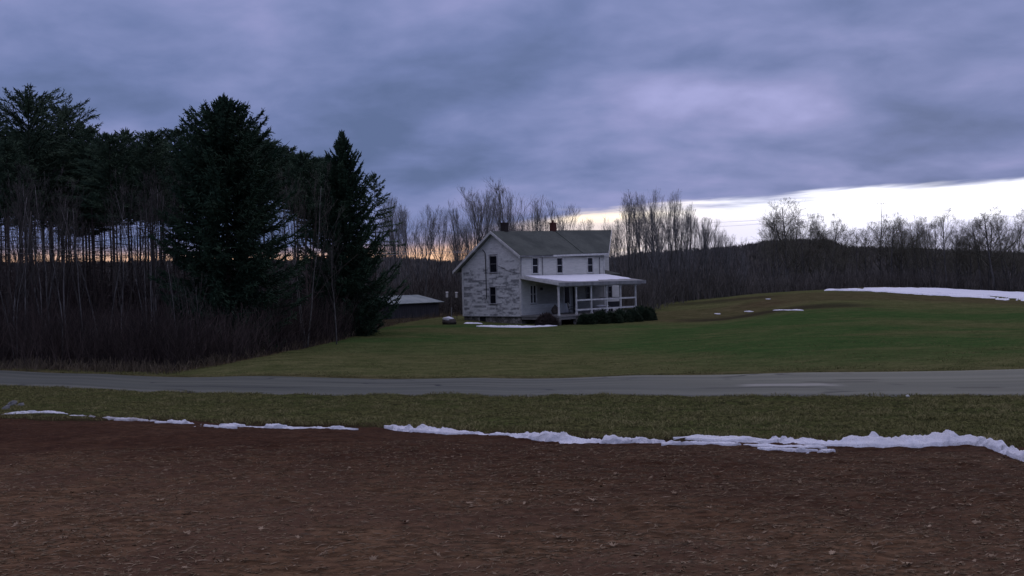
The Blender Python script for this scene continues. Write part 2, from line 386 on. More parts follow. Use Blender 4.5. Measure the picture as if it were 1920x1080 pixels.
def m_weathered(t):
    p = oc(t); s = t.new('ShaderNodeSeparateXYZ'); t.l.new(p, s.inputs[0])
    zq = t.m('FLOOR', t.m('DIVIDE', s.outputs[2], 0.2))                 # every board peels on its own
    a = t.noise(t.xyz(0.0, t.m('MULTIPLY', s.outputs[1], 0.5), t.m('MULTIPLY', zq, 3.71)), 1.0, 4, 0.65); b = t.noise(t.vm('MULTIPLY', p, (1, 0.9, 3.0)), 1.6, 5, 0.7)
    up = t.step(s.outputs[2], 4.9, 3.9)                               # the upper boards kept their paint longer
    m = t.m('ADD', t.m('MULTIPLY', a, 0.62), t.m('MULTIPLY', b, 0.38))
    th = t.m('MULTIPLY_ADD', up, -0.085, 0.60)
    f = t.step(t.m('SUBTRACT', m, th), -0.05, 0.05)
    paint = t.mix(t.step(b, 0.3, 0.7), (0.58, 0.58, 0.56), (0.78, 0.78, 0.75))
    c = t.mix(f, paint, (0.235, 0.24, 0.24))
    t.put(t.b.inputs['Base Color'], c); bump(t, m, 0.3, 0.01)
material('weathered_paint', m_weathered, 0.8, 0.25)
simple('white_siding', (0.54, 0.535, 0.485), (0.65, 0.64, 0.58), 1.2, (1, 1, 6), rough=0.7)
simple('white_trim', (0.52, 0.515, 0.49), (0.70, 0.69, 0.65), 2.5, (1, 1, 1), rough=0.7)
simple('porch_paint', (0.36, 0.36, 0.36), (0.58, 0.57, 0.57), 3.0, (1, 1, .4), rough=0.7)
simple('grey_fascia', (0.17, 0.17, 0.17), (0.27, 0.27, 0.265), 2.0, (1, 1, .4), rough=0.7)
simple('porch_ceiling', (0.22, 0.22, 0.215), (0.30, 0.30, 0.29), 2.0, rough=0.8)
def m_shingle(t):
    p = oc(t); v = t.vm('MULTIPLY', p, (3.2, 7.5, 7.5)); n = t.noise(v, 1.0, 2, 0.6); a = t.noise(p, 0.45, 5, 0.6)
    c = t.mix(t.step(a, 0.36, 0.64), (0.055, 0.064, 0.053), (0.092, 0.102, 0.084))
    c = t.mix(t.m('MULTIPLY', t.step(n, 0.45, 0.7), 0.4), c, (0.046, 0.052, 0.044))
    t.put(t.b.inputs['Base Color'], c); bump(t, n, 0.4, 0.02)
material('shingles', m_shingle, 0.85, 0.25)
def m_stone(t):
    p = oc(t); n = t.new('ShaderNodeTexVoronoi', feature='F1'); t.put(n.inputs['Vector'], t.vm('MULTIPLY', p, (2.2, 2.2, 4.0))); n.inputs['Scale'].default_value = 1.0
    e = t.new('ShaderNodeTexVoronoi', feature='DISTANCE_TO_EDGE'); t.put(e.inputs['Vector'], t.vm('MULTIPLY', p, (2.2, 2.2, 4.0))); e.inputs['Scale'].default_value = 1.0
    k = t.noise(n.outputs['Color'], 9.0, 0); c = t.mix(t.step(k, 0.3, 0.7), (0.13, 0.12, 0.105), (0.34, 0.32, 0.29))
    c = t.mix(t.step(e.outputs['Distance'], 0.08, 0.0), c, (0.06, 0.055, 0.05))
    c = t.mix(t.m('MULTIPLY', t.step(t.noise(p, 1.1, 3), 0.45, 0.6), 0.6), c, (0.055, 0.05, 0.042))
    t.put(t.b.inputs['Base Color'], c); bump(t, e.outputs['Distance'], 0.5, 0.06)
material('fieldstone', m_stone, 0.9, 0.2)
simple('brick_dark', (0.020, 0.016, 0.015), (0.040, 0.030, 0.027), 14, (1, 1, 2.5), bmp=0.3)
simple('brick_red', (0.055, 0.020, 0.016), (0.12, 0.036, 0.028), 14, (1, 1, 2.5), bmp=0.3)
simple('dark_interior', (0.006, 0.006, 0.007), (0.012, 0.012, 0.013), 2)
simple('glass', (0.008, 0.009, 0.012), (0.016, 0.017, 0.022), 1.2, rough=0.12, spec=0.12)
simple('pipe_metal', (0.12, 0.12, 0.13), (0.2, 0.2, 0.21), 5, rough=0.5)
simple('deck_boards', (0.17, 0.165, 0.155), (0.26, 0.25, 0.235), 3, (6, .6, 1), bmp=0.2)
simple('barn_metal', (0.15, 0.18, 0.165), (0.26, 0.29, 0.26), 0.9, (1, .5, 1), rough=0.5, spec=0.4)
simple('barn_board', (0.030, 0.030, 0.034), (0.060, 0.060, 0.066), 2, (5, 5, .3), bmp=0.3)
simple('cabinet_grey', (0.09, 0.11, 0.12), (0.15, 0.17, 0.18), 2, rough=0.6)
simple('black_plastic', (0.012, 0.012, 0.013), (0.025, 0.025, 0.026), 4, rough=0.5)
simple('sack_cloth', (0.09, 0.07, 0.055), (0.16, 0.13, 0.10), 6, bmp=0.4)
simple('rock', (0.10, 0.10, 0.098), (0.24, 0.235, 0.225), 5, bmp=0.6, bdist=0.03)
simple('pole_wood', (0.06, 0.052, 0.045), (0.11, 0.095, 0.08), 3, (4, 4, .3))
simple('wire', (0.30, 0.30, 0.31), (0.40, 0.40, 0.41), 1, rough=0.4, spec=0.5)
simple('bark_pine', (0.045, 0.036, 0.030), (0.085, 0.068, 0.056), 3, (3, 3, .5), bmp=0.5, bdist=0.03)
simple('bark_grey', (0.075, 0.070, 0.064), (0.17, 0.16, 0.148), 2.5, (2, 2, .6), use_tone=0.5)
simple('bark_far', (0.066, 0.063, 0.058), (0.120, 0.114, 0.104), 2.0, (2, 2, .6), use_tone=0.3)
simple('twigs', (0.120, 0.118, 0.112), (0.190, 0.186, 0.176), 1.0, use_tone=0.3)
simple('twigs_dark', (0.040, 0.036, 0.031), (0.075, 0.068, 0.060), 1.0, use_tone=0.3)
simple('twigs_olive', (0.085, 0.082, 0.058), (0.135, 0.125, 0.090), 1.0, use_tone=0.3)
simple('spruce_needles', (0.016, 0.036, 0.021), (0.038, 0.064, 0.036), 0.9, use_tone=0.6, spec=0.15)
simple('pine_needles', (0.034, 0.060, 0.036), (0.066, 0.098, 0.056), 0.7, use_tone=0.5, spec=0.15)
simple('yew_leaves', (0.012, 0.024, 0.012), (0.030, 0.042, 0.022), 2.0, use_tone=0.6, spec=0.15)
simple('thicket', (0.030, 0.021, 0.018), (0.062, 0.045, 0.038), 0.35, world=True, use_tone=0.5)
simple('thicket_grey', (0.070, 0.062, 0.052), (0.120, 0.106, 0.090), 0.2, world=True, use_tone=0.5)
simple('dry_grass', (0.085, 0.066, 0.042), (0.16, 0.125, 0.08), 0.8, world=True, use_tone=0.5)
def m_blades(t):
    p = geo(t); a = t.noise(p, 0.35, 4, 0.6)
    g = t.mix(attr(t), (0.115, 0.122, 0.040), (0.26, 0.225, 0.105))
    g = t.mix(t.m('MULTIPLY', t.step(a, 0.45, 0.65), 0.5), g, (0.12, 0.118, 0.044))
    t.put(t.b.inputs['Base Color'], g)
material('grass_blades', m_blades, 0.9, 0.02)
def m_leaf(t):
    c = t.ramp(attr(t), [(0.0, (0.11, 0.075, 0.043)), (0.35, (0.165, 0.115, 0.066)), (0.7, (0.27, 0.195, 0.125)), (1.0, (0.46, 0.345, 0.225))])
    t.put(t.b.inputs['Base Color'], c)
material('dead_leaf', m_leaf, 0.9, 0.05)
def m_hill(t):
    p = geo(t); a = t.noise(p, 0.03, 5, 0.6); b = t.noise(t.vm('MULTIPLY', p, (1, .3, 1)), 0.35, 5, 0.7)
    c = t.mix(t.step(a, 0.35, 0.65), (0.050, 0.045, 0.038), (0.078, 0.068, 0.058)); c = t.mix(t.m('MULTIPLY', t.step(b, 0.4, 0.6), 0.6), c, (0.036, 0.032, 0.028))
    t.put(t.b.inputs['Base Color'], c)
material('hill_wood', m_hill, 0.95, 0.05)

# ------------------------------------------------------------------ ground sheets (all follow the same surface, butting along their edges)
def fan(name, us, dn, df, nd, mat, zadd=None, attrs=None, geom=False, kind='structure'):
    us = np.asarray(us); a = dn(us); b = df(us)
    t = np.linspace(0, 1, nd)[None]
    D = a[:, None] * (b / a)[:, None] ** t if geom else a[:, None] + (b - a)[:, None] * t
    X = us[:, None] * D; Z = zt(X, D)
    if zadd is not None: Z = Z + zadd(X, D, np.broadcast_to(t, D.shape))
    n, k = D.shape; idx = np.arange(n * k).reshape(n, k)
    f = np.stack([idx[:-1, :-1], idx[1:, :-1], idx[1:, 1:], idx[:-1, 1:]], -1).reshape(-1, 4)
    mb = MB(); mb.add(np.stack([X, D, Z], -1), f)
    o = mb.build(name, MATS[mat], smooth=True); tag(o, kind=kind)
    if attrs:
        for nm, fn in attrs.items():
            at = o.data.attributes.get(nm) or o.data.attributes.new(nm, 'FLOAT', 'POINT')
            at.data.foreach_set('value', np.asarray(fn(X, D, np.broadcast_to(t, D.shape)), np.float32).ravel())
    return o
def soil_bumps(x, y, t):
    a = 0.020 * fbm(x, y * 1.3, 0.35, 4, 3) + 0.016 * fbm(x * .8, y * 1.3, 0.09, 3, 9) + 0.06 * fbm(x, y, 1.8, 2, 21) + .045 * np.maximum(fbm(x * .7, y * 1.4, .5, 3, 77) - .10, 0)
    return a + 0.030 * np.maximum(fbm(x, y * 1.2, 0.22, 2, 40) - 0.22, 0) - 0.03 * (t > .999)
fan('dirt_field', np.linspace(U0, U1, 620), lambda u: 2.5 + 0 * u, lambda u: d_edge(u) + 0.15, 380, 'soil', soil_bumps,
    {'tone': lambda x, y, t: np.clip(0.10 + 0.95 * sstep(y / d_edge(x / y), 0.40, 0.85), 0, 1)}, geom=True)
def verge_bumps(x, y, t):
    return 0.05 + 0.07 * fbm(x, y, 0.7, 3, 2) - 0.12 * (1 - sstep(t, 0.0, 0.035)) - 0.16 * sstep(t, 0.955, 1.0)
fan('grass_verge', np.linspace(U0, U1, 420), lambda u: d_edge(u), lambda u: d_near(u) + 0.35, 110, 'verge_grass', verge_bumps,
    {'tone': lambda x, y, t: np.clip(np.maximum(1.2 - t * 9, (t - .93) * 16 + .8 * fbm(x, y, .6, 3, 71)), 0, 1)})
fan('road', np.linspace(U0, U1, 1400), lambda u: d_near(u), lambda u: d_far(u), 26, 'asphalt',
    lambda x, y, t: 0.02 + 0.07 * (1 - (2 * t - 1) ** 2) - 0.12 * ((t < 1e-6) | (t > 1 - 1e-6)),
    {'across': lambda x, y, t: t, 'along': lambda x, y, t: x * 1.0})
WOOD_EDGE = np.array([P(px, py, d)[:2] for px, py, d in ((-500, 685, 54), (0, 697, 54), (200, 702.5, 52.2), (320, 703.5, 50), (360, 700, 51), (440, 688, 53.5), (520, 668, 59), (600, 647, 68), (680, 624, 82), (745, 607, 99), (840, 600, 116))])
def wood_edge_y(x): return np.interp(x, WOOD_EDGE[:, 0], WOOD_EDGE[:, 1])
def in_wood(x, y): return y - wood_edge_y(x)
def box_mask(x, y, x0, x1, y0, y1, s=4.0):
    return sstep(x, x0 - s, x0 + s) * (1 - sstep(x, x1 - s, x1 + s)) * sstep(y, y0 - s, y0 + s) * (1 - sstep(y, y1 - s, y1 + s))
def a_green(x, y, t):
    w = 3 * fbm(x, y, 9, 3, 5); y2 = y + w * 2; x2 = x + w * 2
    return np.clip(box_mask(x2, y2, 9, 200, 43, 96, 6) * 1.1 + 0.9 * box_mask(x2, y2, -14, -2, 74, 95, 4) + 0.42 * box_mask(x2, y2, -14, 14, 56, 96, 7) - 0.4 * box_mask(x2, y2, -30, 6, 42, 56, 5), 0, 1)
def a_brown(x, y, t):
    w = 3 * fbm(x, y, 6, 3, 8)
    return np.clip(sstep(in_wood(x, y) + w * .5, -0.8, 1.0) * (x < 0) + 0.5 * box_mask(x, y + w, 12, 30, 100, 122, 3) + 0.6 * box_mask(x, y + w, 26, 62, 112, 134, 5) + sstep(y + w, 150, 165) + 0.55 * np.exp(-((y - d_far(x / y)) / 0.9) ** 2), 0, 1)
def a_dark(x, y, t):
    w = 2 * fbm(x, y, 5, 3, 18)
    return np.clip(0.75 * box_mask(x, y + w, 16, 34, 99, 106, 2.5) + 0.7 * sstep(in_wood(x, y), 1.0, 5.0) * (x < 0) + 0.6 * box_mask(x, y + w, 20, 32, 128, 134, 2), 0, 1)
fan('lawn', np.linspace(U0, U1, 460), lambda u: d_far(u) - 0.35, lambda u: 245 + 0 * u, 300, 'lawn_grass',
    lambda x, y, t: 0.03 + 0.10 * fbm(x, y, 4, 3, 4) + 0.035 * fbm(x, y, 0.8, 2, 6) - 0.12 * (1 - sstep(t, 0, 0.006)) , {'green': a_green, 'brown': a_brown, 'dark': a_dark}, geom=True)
# wooded ridge on the horizon
RX = np.array([-700, 0, 600, 740, 850, 1000, 1140, 1200, 1300, 1390, 1415, 1430, 1470, 1550, 1562, 1590, 1700, 1800, 1920, 2500])
RY = np.array([505, 498, 492, 487, 495, 492, 488, 479, 473, 466, 461, 457, 455, 453, 458, 467, 470, 474, 478, 480])
RH = np.array([P(a, b, 420)[2] for a, b in zip(RX, RY)])
def hill_z(u, D):
    px = u * F + 960; h = np.interp(px, RX, RH) ; base = -2.5
    return base + (h - base) * sstep(D, 225, 420) - 6 * sstep(D, 430, 640)
us = np.linspace(-0.78, 0.78, 520); Dh = np.r_[np.linspace(225, 430, 44), np.linspace(445, 900, 12)]
Xh = us[:, None] * Dh; Zh = hill_z(us[:, None], Dh[None]) + 0.9 * fbm(Xh, Dh[None] + 0 * Xh, 9, 3, 7) * sstep(Dh, 235, 300)
idx = np.arange(Xh.size).reshape(Xh.shape)
mb = MB(); mb.add(np.stack([Xh, Dh[None] + 0 * Xh, Zh], -1), np.stack([idx[:-1, :-1], idx[1:, :-1], idx[1:, 1:], idx[:-1, 1:]], -1).reshape(-1, 4))
tag(mb.build('hill', MATS['hill_wood'], smooth=True), kind='structure')
# ground far beyond and behind, as one sheet reaching the horizon
mb = MB(); mb.add([[-2500, -600, -6], [2500, -600, -6], [2500, 2600, -6], [-2500, 2600, -6]], [[0, 1, 2, 3]])
tag(mb.build('ground', MATS['hill_wood']), kind='structure')
rs = np.random.RandomState(4)
# the far wood that covers the ridge
n = 42000; uu = rs.uniform(-0.6, 0.6, n); dd = 235 + 195 * rs.rand(n) ** 0.8
x = uu * dd; z = hill_z(uu, dd) - 0.4; h = rs.uniform(1.6, 3.6, n) * np.interp(dd, [235, 380, 425], [1.3, .8, .40]); lean = rs.normal(0, .35, (n, 2))
mb = MB(); base = np.c_[x, dd, z]; tip = base + np.c_[lean, h]
mb.tubes(np.stack([base, (base + tip) / 2 + np.c_[rs.normal(0, .1, (n, 2)), np.zeros(n)], tip], 1), np.stack([0.16 + 0.1 * rs.rand(n), 0.13 + .1 * rs.rand(n), 0.02 * np.ones(n)], 1), 3, rs.rand(n))
tag(mb.build('far_woods', MATS['thicket_grey']), 'dark leafless wood covering the low ridge on the horizon', 'woods', kind='stuff')

# ------------------------------------------------------------------ farmhouse
PHI = math.radians(42.5); HC = P(978, 593, 98)
house = empty('farmhouse', tuple(HC), math.pi / 2 - PHI)
tag(house, 'weathered white two storey farmhouse with peeling gable boards and covered porch', 'house')
Lh, Wg, PD = 12.6, 7.6, 4.6
RY0, RZ0 = 3.3, 7.76                       # ridge line of the gable
def roof_z(y):                              # outside of the wall tops under the roof
    return np.where(y <= RY0, 5.62 + (RZ0 - 5.62) * y / RY0, RZ0 - (RZ0 - 4.62) * (y - RY0) / (Wg - RY0))
def clap(mb, axis, lo, hi, z0, z1, off, out, openings, step=0.145, lohi=None):
    """clapboards: axis 'x' -> wall in plane y=off, 'y' -> plane x=off; out = outward sign"""
    z = z0; k = 0
    while z < z1 - 1e-3:
        zb = min(z + step, z1); cuts = [(a, b) for a, b, c, d in openings if c < zb - .01 and d > z + .01]
        def lim(q): return lohi(q) if lohi else (lo, hi)
        l0, h0 = lim(z); l1, h1 = lim(zb)
        if h0 - l0 < 0.05: break
        if h1 < l1: h1 = l1 = (h1 + l1) / 2
        spans = []; cur = None; s0 = (l0, l1)
        for a, b in sorted(cuts):
            spans.append((s0, (a, a))); s0 = (b, b)
        spans.append((s0, (h0, h1)))
        for (a0, a1), (b0, b1) in spans:
            if b0 - a0 < .01: continue
            t0, t1 = 0.030, 0.008
            pts = []
            for q, zz, t in ((a0, z, 0.0), (b0, z, 0.0), (b0, z, t0), (a0, z, t0), (a1, zb, 0.0), (b1, zb, 0.0), (b1, zb, t1), (a1, zb, t1)):
                w = off + out * t
                pts.append((q, w, zz) if axis == 'x' else (w, q, zz))
            mb.hexa(pts, tone=(math.sin(k * 12.9) * 43.7) % 1)
        z = zb; k += 1
# foundation
fb = MB(); fb.boxmm((0.08, 0.08, -1.3), (Lh - .1, Wg - .05, -0.002)); fb.build('foundation', MATS['fieldstone'], house)
cw_ = MB(); cw_.boxmm((0.055, 4.66, -0.62), (0.10, 5.42, -0.05)); cwo = cw_.build('cellar_window', MATS['dark_interior'], house)
# inner dark core behind the boards
core = MB()
core.hexa([(.25, .25, 0), (Lh - .2, .25, 0), (Lh - .2, Wg - .25, 0), (.25, Wg - .25, 0), (.25, .25, 5.5), (Lh - .2, .25, 5.5), (Lh - .2, Wg - .25, 4.4), (.25, Wg - .25, 4.4)])
core.build('interior', MATS['dark_interior'], house)
GW = [(2.90, 3.94, 4.10, 5.70), (3.12, 4.00, 1.16, 2.80)]     # openings in the gable wall (y0,y1,z0,z1)
mb = MB()
def glim(z):
    lo = 0.0 if z <= 5.62 else (z - 5.62) / (RZ0 - 5.62) * RY0
    hi = Wg if z <= 4.62 else RY0 + (RZ0 - z) / (RZ0 - 4.62) * (Wg - RY0)
    return lo, hi
clap(mb, 'y', 0, Wg, 0, RZ0 - .1, 0.02, -1, GW, 0.20, glim)
mb.build('gable_wall', MATS['weathered_paint'], house)['label'] = 'gable wall of peeling weathered clapboards'
UW = [(1.60, 2.54, 3.90, 5.40), (5.15, 6.09, 3.90, 5.40), (9.84, 10.80, 3.90, 5.40)]
LW = [(1.24, 2.16, 1.14, 2.84), (6.10, 7.10, 0.1, 2.68), (7.46, 7.86, 0.1, 2.62), (9.56, 10.26, 1.16, 2.58), (13.10, 13.74, 1.28, 2.50)]
mb = MB(); clap(mb, 'x', 0, Lh, 0, 5.64, 0.02, -1, UW + LW, 0.13)
mb.build('front_wall', MATS['white_siding'], house)
mb = MB(); mb.boxmm((0.05, Wg - .12, 0), (Lh, Wg - .02, 4.6)); mb.boxmm((Lh - .12, 0.05, 0), (Lh - .02, Wg - .13, 5.5)); mb.build('rear_wall', MATS['white_siding'], house)
# set back rear part that carries the long ridge, and the low addition under the porch roof
mb = MB(); mb.hexa([(Lh, 2.9, -1.2), (17.6, 3.2, -1.2), (17.6, 7.4, -1.2), (Lh, 7.4, -1.2), (Lh, 2.9, 6.9), (17.6, 3.2, 7.6), (17.6, 7.4, 4.6), (Lh, 7.4, 4.6)]); mb.build('rear_wing', MATS['white_siding'], house)
mb = MB(); clap(mb, 'x', Lh, 15.0, 0, 3.4, 0.02, -1, LW, 0.13); mb.boxmm((14.9, 0.05, 0), (15.0, 2.9, 3.4)); mb.build('addition_wall', MATS['white_siding'], house)
mb = MB(); mb.boxmm((Lh, .3, -.6), (14.88, 2.88, 3.3)); mb.build('addition_interior', MATS['dark_interior'], house)
mb = MB(); mb.hexa([(Lh, -.05, 3.62), (15.25, -.05, 3.62), (15.25, 3.0, 4.3), (Lh, 3.0, 4.3), (Lh, -.05, 3.72), (15.25, -.05, 3.72), (15.25, 3.0, 4.4), (Lh, 3.0, 4.4)]); mb.build('addition_roof', MATS['shingles'], house)
# main roof: front slope, rear slope; the older left half sags a little, the right half stands higher behind the chimney
def slab(mb, a, b, c, d, th=0.14):
    a, b, c, d = map(np.array, (a, b, c, d)); n = np.cross(b - a, d - a); n = n / np.linalg.norm(n); n = n if n[2] > 0 else -n
    mb.hexa([a - n * th, b - n * th, c - n * th, d - n * th, a, b, c, d])
OV = 0.32
def grid_slope(mb, x0, x1, e0, e1, r0, r1, ye, yr, th=0.14, nx=14):
    for i in range(nx):
        s, t = i / nx, (i + 1) / nx
        L = lambda p, q, k: p + (q - p) * k
        slab(mb, (L(x0[0], x1[0], s), ye, L(e0, e1, s)), (L(x0[0], x1[0], t), ye, L(e0, e1, t)), (L(x0[1], x1[1], t), yr, L(r0, r1, t) - .04 * math.sin(math.pi * t)), (L(x0[1], x1[1], s), yr, L(r0, r1, s) - .04 * math.sin(math.pi * s)), th)
mb = MB(); grid_slope(mb, (-.42, -.42), (8.9, 8.9), 5.55, 5.735, 7.97, 8.155, -OV, RY0, nx=1)
grid_slope(mb, (8.9, 8.9), (12.95, 18.3), 5.80, 5.881, 8.22, 8.408, -OV, RY0 + .02, nx=1)
grid_slope(mb, (-.42, -.42), (8.9, 8.9), 4.31, 4.495, 7.97, 8.155, 8.45, RY0, nx=1)
grid_slope(mb, (8.9, 8.9), (18.3, 18.3), 4.56, 4.748, 8.22, 8.408, 8.45, RY0 + .02, nx=1)
roof = mb.build('roof', MATS['shingles'], house)
# rake boards and eave trim
for pts in (((-OV, 5.555), (RY0, 7.975)), ((8.45, 4.315), (RY0, 7.975))):
    (ya, za), (yb, zb) = pts
    mb = MB(); mb.hexa([(-.47, ya, za - .24), (-.423, ya, za - .24), (-.423, yb, zb - .24), (-.47, yb, zb - .24), (-.47, ya, za + .015), (-.423, ya, za + .015), (-.423, yb, zb + .015), (-.47, yb, zb + .015)])
    mb.build('rake_board', MATS['white_trim'], house)
mb = MB(); mb.hexa([(-.41, -.25, 5.45), (0.0, -.25, 5.45), (0, RY0, 7.77), (-.41, RY0, 7.77), (-.41, -.25, 5.47), (0, -.25, 5.47), (0, RY0, 7.79), (-.41, RY0, 7.79)])
mb.hexa([(-.41, RY0 + .002, 7.77), (0, RY0 + .002, 7.77), (0, 8.4, 4.17), (-.41, 8.4, 4.17), (-.41, RY0 + .002, 7.79), (0, RY0 + .002, 7.79), (0, 8.4, 4.19), (-.41, 8.4, 4.19)]); mb.build('soffit', MATS['porch_ceiling'], house)
mb = MB(); mb.hexa([(4.3, -OV - .04, 5.46), (12.9, -OV - .04, 5.62), (12.9, -OV + .06, 5.62), (4.3, -OV + .06, 5.46), (4.3, -OV - .04, 5.62), (12.9, -OV - .04, 5.84), (12.9, -OV + .06, 5.84), (4.3, -OV + .06, 5.62)]); mb.build('gutter', MATS['white_trim'], house)
mb = MB(); mb.boxmm((-.4, -OV - .02, 5.44), (4.28, -OV + .05, 5.56)); mb.boxmm((-.4, -OV + .06, 5.42), (12.9, 0, 5.45)); mb.build('eave_board', MATS['grey_fascia'], house)
mb = MB(); mb.hexa([(12.96, -OV, 5.42), (13.0, -OV, 5.42), (18.36, RY0, 8.19), (18.31, RY0, 8.19), (12.96, -OV, 5.90), (13.0, -OV, 5.90), (18.36, RY0, 8.425), (18.31, RY0, 8.425)]); mb.build('rake_board', MATS['white_trim'], house)
for y, w, zt_ in ((0.0, .16, 5.6), (Wg - .14, .16, 4.6)):
    mb = MB(); mb.boxmm((-.045, y - .035, 0), (-.0105, y + w, zt_)); mb.build('corner_board', MATS['white_trim'], house)
mb = MB(); mb.boxmm((-.01, -.045, 0), (.15, -.011, 5.45)); mb.build('corner_board', MATS['white_trim'], house)
mb = MB(); mb.boxmm((Lh - .16, -.045, 0), (Lh, -.011, 5.45)); mb.build('corner_board', MATS['white_trim'], house)
mb = MB(); mb.boxmm((-.05, -.04, -.06), (.08, Wg + .02, 0.0)); mb.build('sill_board', MATS['grey_fascia'], house)
# windows: casing > sash > pane
def window(axis, a0, a1, z0, z1, off, name='window', cas=0.075, sashes=2, double=False, trim='white_trim', sill=True):
    def bx(mb, q0, q1, w0, w1, zz0, zz1):
        if axis == 'x': mb.boxmm((q0, off + w0, zz0), (q1, off + w1, zz1))
        else: mb.boxmm((off + w0, q0, zz0), (off + w1, q1, zz1))
    f = MB(); c = cas
    bx(f, a0 - .02, a0 + c - .02, -.055, .10, z0, z1); bx(f, a1 - c + .02, a1 + .02, -.055, .10, z0, z1)
    bx(f, a0 + c - .02, a1 - c + .02, -.055, .10, z1 - c, z1); bx(f, a0 - .06, a1 + .06, -.075, .0, z1, z1 + .05)
    if sill: bx(f, a0 - .06, a1 + .06, -.10, .10, z0 - .05, z0)
    fo = f.build(name, MATS[trim], house)
    s = MB(); i0, i1 = a0 + c - .02, a1 - c + .02; zm = (z0 + z1) / 2; w = .022
    if sashes:
        bx(s, i0, i1, .02, .06, zm - .025, zm + .025)
        for q in (i0, i1 - w): bx(s, q, q + w, .02, .06, z0, z1 - c)
        bx(s, i0 + w, i1 - w, .02, .06, z0, z0 + .05)
        if double: bx(s, (i0 + i1) / 2 - .06, (i0 + i1) / 2 + .06, .0, .065, z0 + .05, z1 - c)
        s.build('sash', MATS['pipe_metal' if axis == 'y' else trim], fo)
    p = MB(); bx(p, i0 + .01, i1 - .01, .065, .075, z0 + .01, z1 - c - .01); p.build('pane', MATS['glass'], fo)
    return fo
window('y', *GW[0], 0.0, trim='porch_paint', sashes=2); window('y', *GW[1], 0.0, trim='porch_paint')
for wv in UW: window('x', *wv, 0.0)
window('x', *LW[0], 0.0, double=True); window('x', *LW[3], 0.0, cas=.06, trim='grey_fascia'); window('x', *LW[4], 0.0, cas=.06, trim='grey_fascia')
d = MB(); d.boxmm((6.1, -.02, .1), (6.22, .06, 2.68)); d.boxmm((6.98, -.02, .1), (7.10, .06, 2.68)); d.boxmm((6.22, -.02, .1), (6.98, .05, 0.98)); d.boxmm((6.22, -.02, 2.56), (6.98, .06, 2.68)); do = d.build('door', MATS['white_trim'], house)
g = MB(); g.boxmm((6.23, .03, .99), (6.97, .05, 2.55)); g.build('pane', MATS['glass'], do); k = MB(); k.box((6.9, -.06, .95), (.05, .06, .08)); k.build('handle', MATS['black_plastic'], do)
d = MB(); d.boxmm((7.46, -.02, .1), (7.50, .06, 2.62)); d.boxmm((7.82, -.02, .1), (7.86, .06, 2.62)); d.boxmm((7.5, -.02, 2.57), (7.82, .06, 2.62)); do2 = d.build('narrow_doorway', MATS['grey_fascia'], house)
g = MB(); g.boxmm((7.5, .05, .1), (7.82, .07, 2.57)); g.build('pane', MATS['dark_interior'], do2)
# chimneys
def chimney(x, y, z0, z1, w, mat, pot):
    c = MB(); c.boxmm((x - w / 2, y - w / 2, z0), (x + w / 2, y + w / 2, z1 - .16)); c.boxmm((x - w / 2 - .025, y - w / 2 - .025, z1 - .16), (x + w / 2 + .025, y + w / 2 + .025, z1))
    o = c.build('chimney', MATS[mat], roof)
    if pot:
        p = MB(); p.tubes([[x - .05, y, z1 - .05], [x - .05, y, z1 + .25]], .14, 8); p.build('chimney_pot', MATS[mat], o)
chimney(1.72, 3.45, 7.6, 8.84, 0.52, 'brick_dark', False)
chimney(8.85, 3.45, 7.6, 8.98, 0.50, 'brick_red', True)
# service pipe and downspouts
def pipe(name, pts, r=.035, mat='pipe_metal'):
    mb = MB(); mb.tubes(np.array([pts]), r, 6); return mb.build(name, MATS[mat], house)
pipe('service_pipe', [(-.06, 4.75, 6.28), (-.07, 4.55, 6.15), (-.07, 4.40, 5.98), (-.07, 4.37, 5.4), (-.07, 4.36, 3.5), (-.07, 4.34, 1.6)], .04, 'black_plastic')
pipe('service_pipe', [(-.05, 2.9, 4.72), (-.05, 2.3, 4.55), (-.05, 1.7, 4.25), (-.05, .8, 4.05), (-.05, -.0, 3.95)], .018, 'black_plastic')
pipe('downspout', [(3.05, -.12, 5.45), (3.05, -.07, 5.3), (3.05, -.07, 3.75)], .04)
pipe('downspout', [(11.75, -.12, 5.42), (11.75, -.07, 5.25), (11.75, -.07, 3.75)], .04)
pipe('downspout', [(-.02, -.13, 5.4), (-.03, -.09, 4.0), (-.03, -.09, 3.6)], .03, 'black_plastic')
l = MB(); l.box((2.75, -.06, 2.45), (.12, .10, .16)); lo = l.build('wall_lamp', MATS['black_plastic'], house); l = MB(); l.tubes([[2.75, -.18, 2.34], [2.75, -.18, 2.58]], .09, 8); l.build('lamp_shade', MATS['black_plastic'], lo)
# porch
porch_floor = MB(); porch_floor.boxmm((-.05, -PD + .05, -.06), (12.6, 0.0, 0.08)); porch_floor.build('porch_floor', MATS['deck_boards'], house)
s = MB(); s.boxmm((0.0, -PD + .12, -.30), (12.55, -PD + .2, -.06)); s.boxmm((0.0, -PD + .2, -.30), (.08, -.02, -.06)); s.build('porch_skirt', MATS['deck_boards'], house)
for x in (.1, 2.58, 4.77, 7.11, 9.29, 11.72):
    q = MB(); q.boxmm((x - .17, -PD + .10, -1.3), (x + .17, -PD + .44, -.06)); q.build('porch_pier', MATS['fieldstone'], house)
Lp = 13.0
mb = MB(); mb.hexa([(-.15, -PD - .1, 2.80), (Lp, -PD - .1, 2.80), (12.6, 0, 3.52), (-.15, 0, 3.52), (-.15, -PD - .1, 3.00), (Lp, -PD - .1, 3.00), (12.6, 0, 3.70), (-.15, 0, 3.70)])
pr = mb.build('porch_roof', MATS['grey_fascia'], house)
mb = MB(); mb.boxmm((-.2, -PD - .16, 2.70), (Lp + .05, -PD - .102, 3.02)); mb.build('fascia', MATS['grey_fascia'], pr)
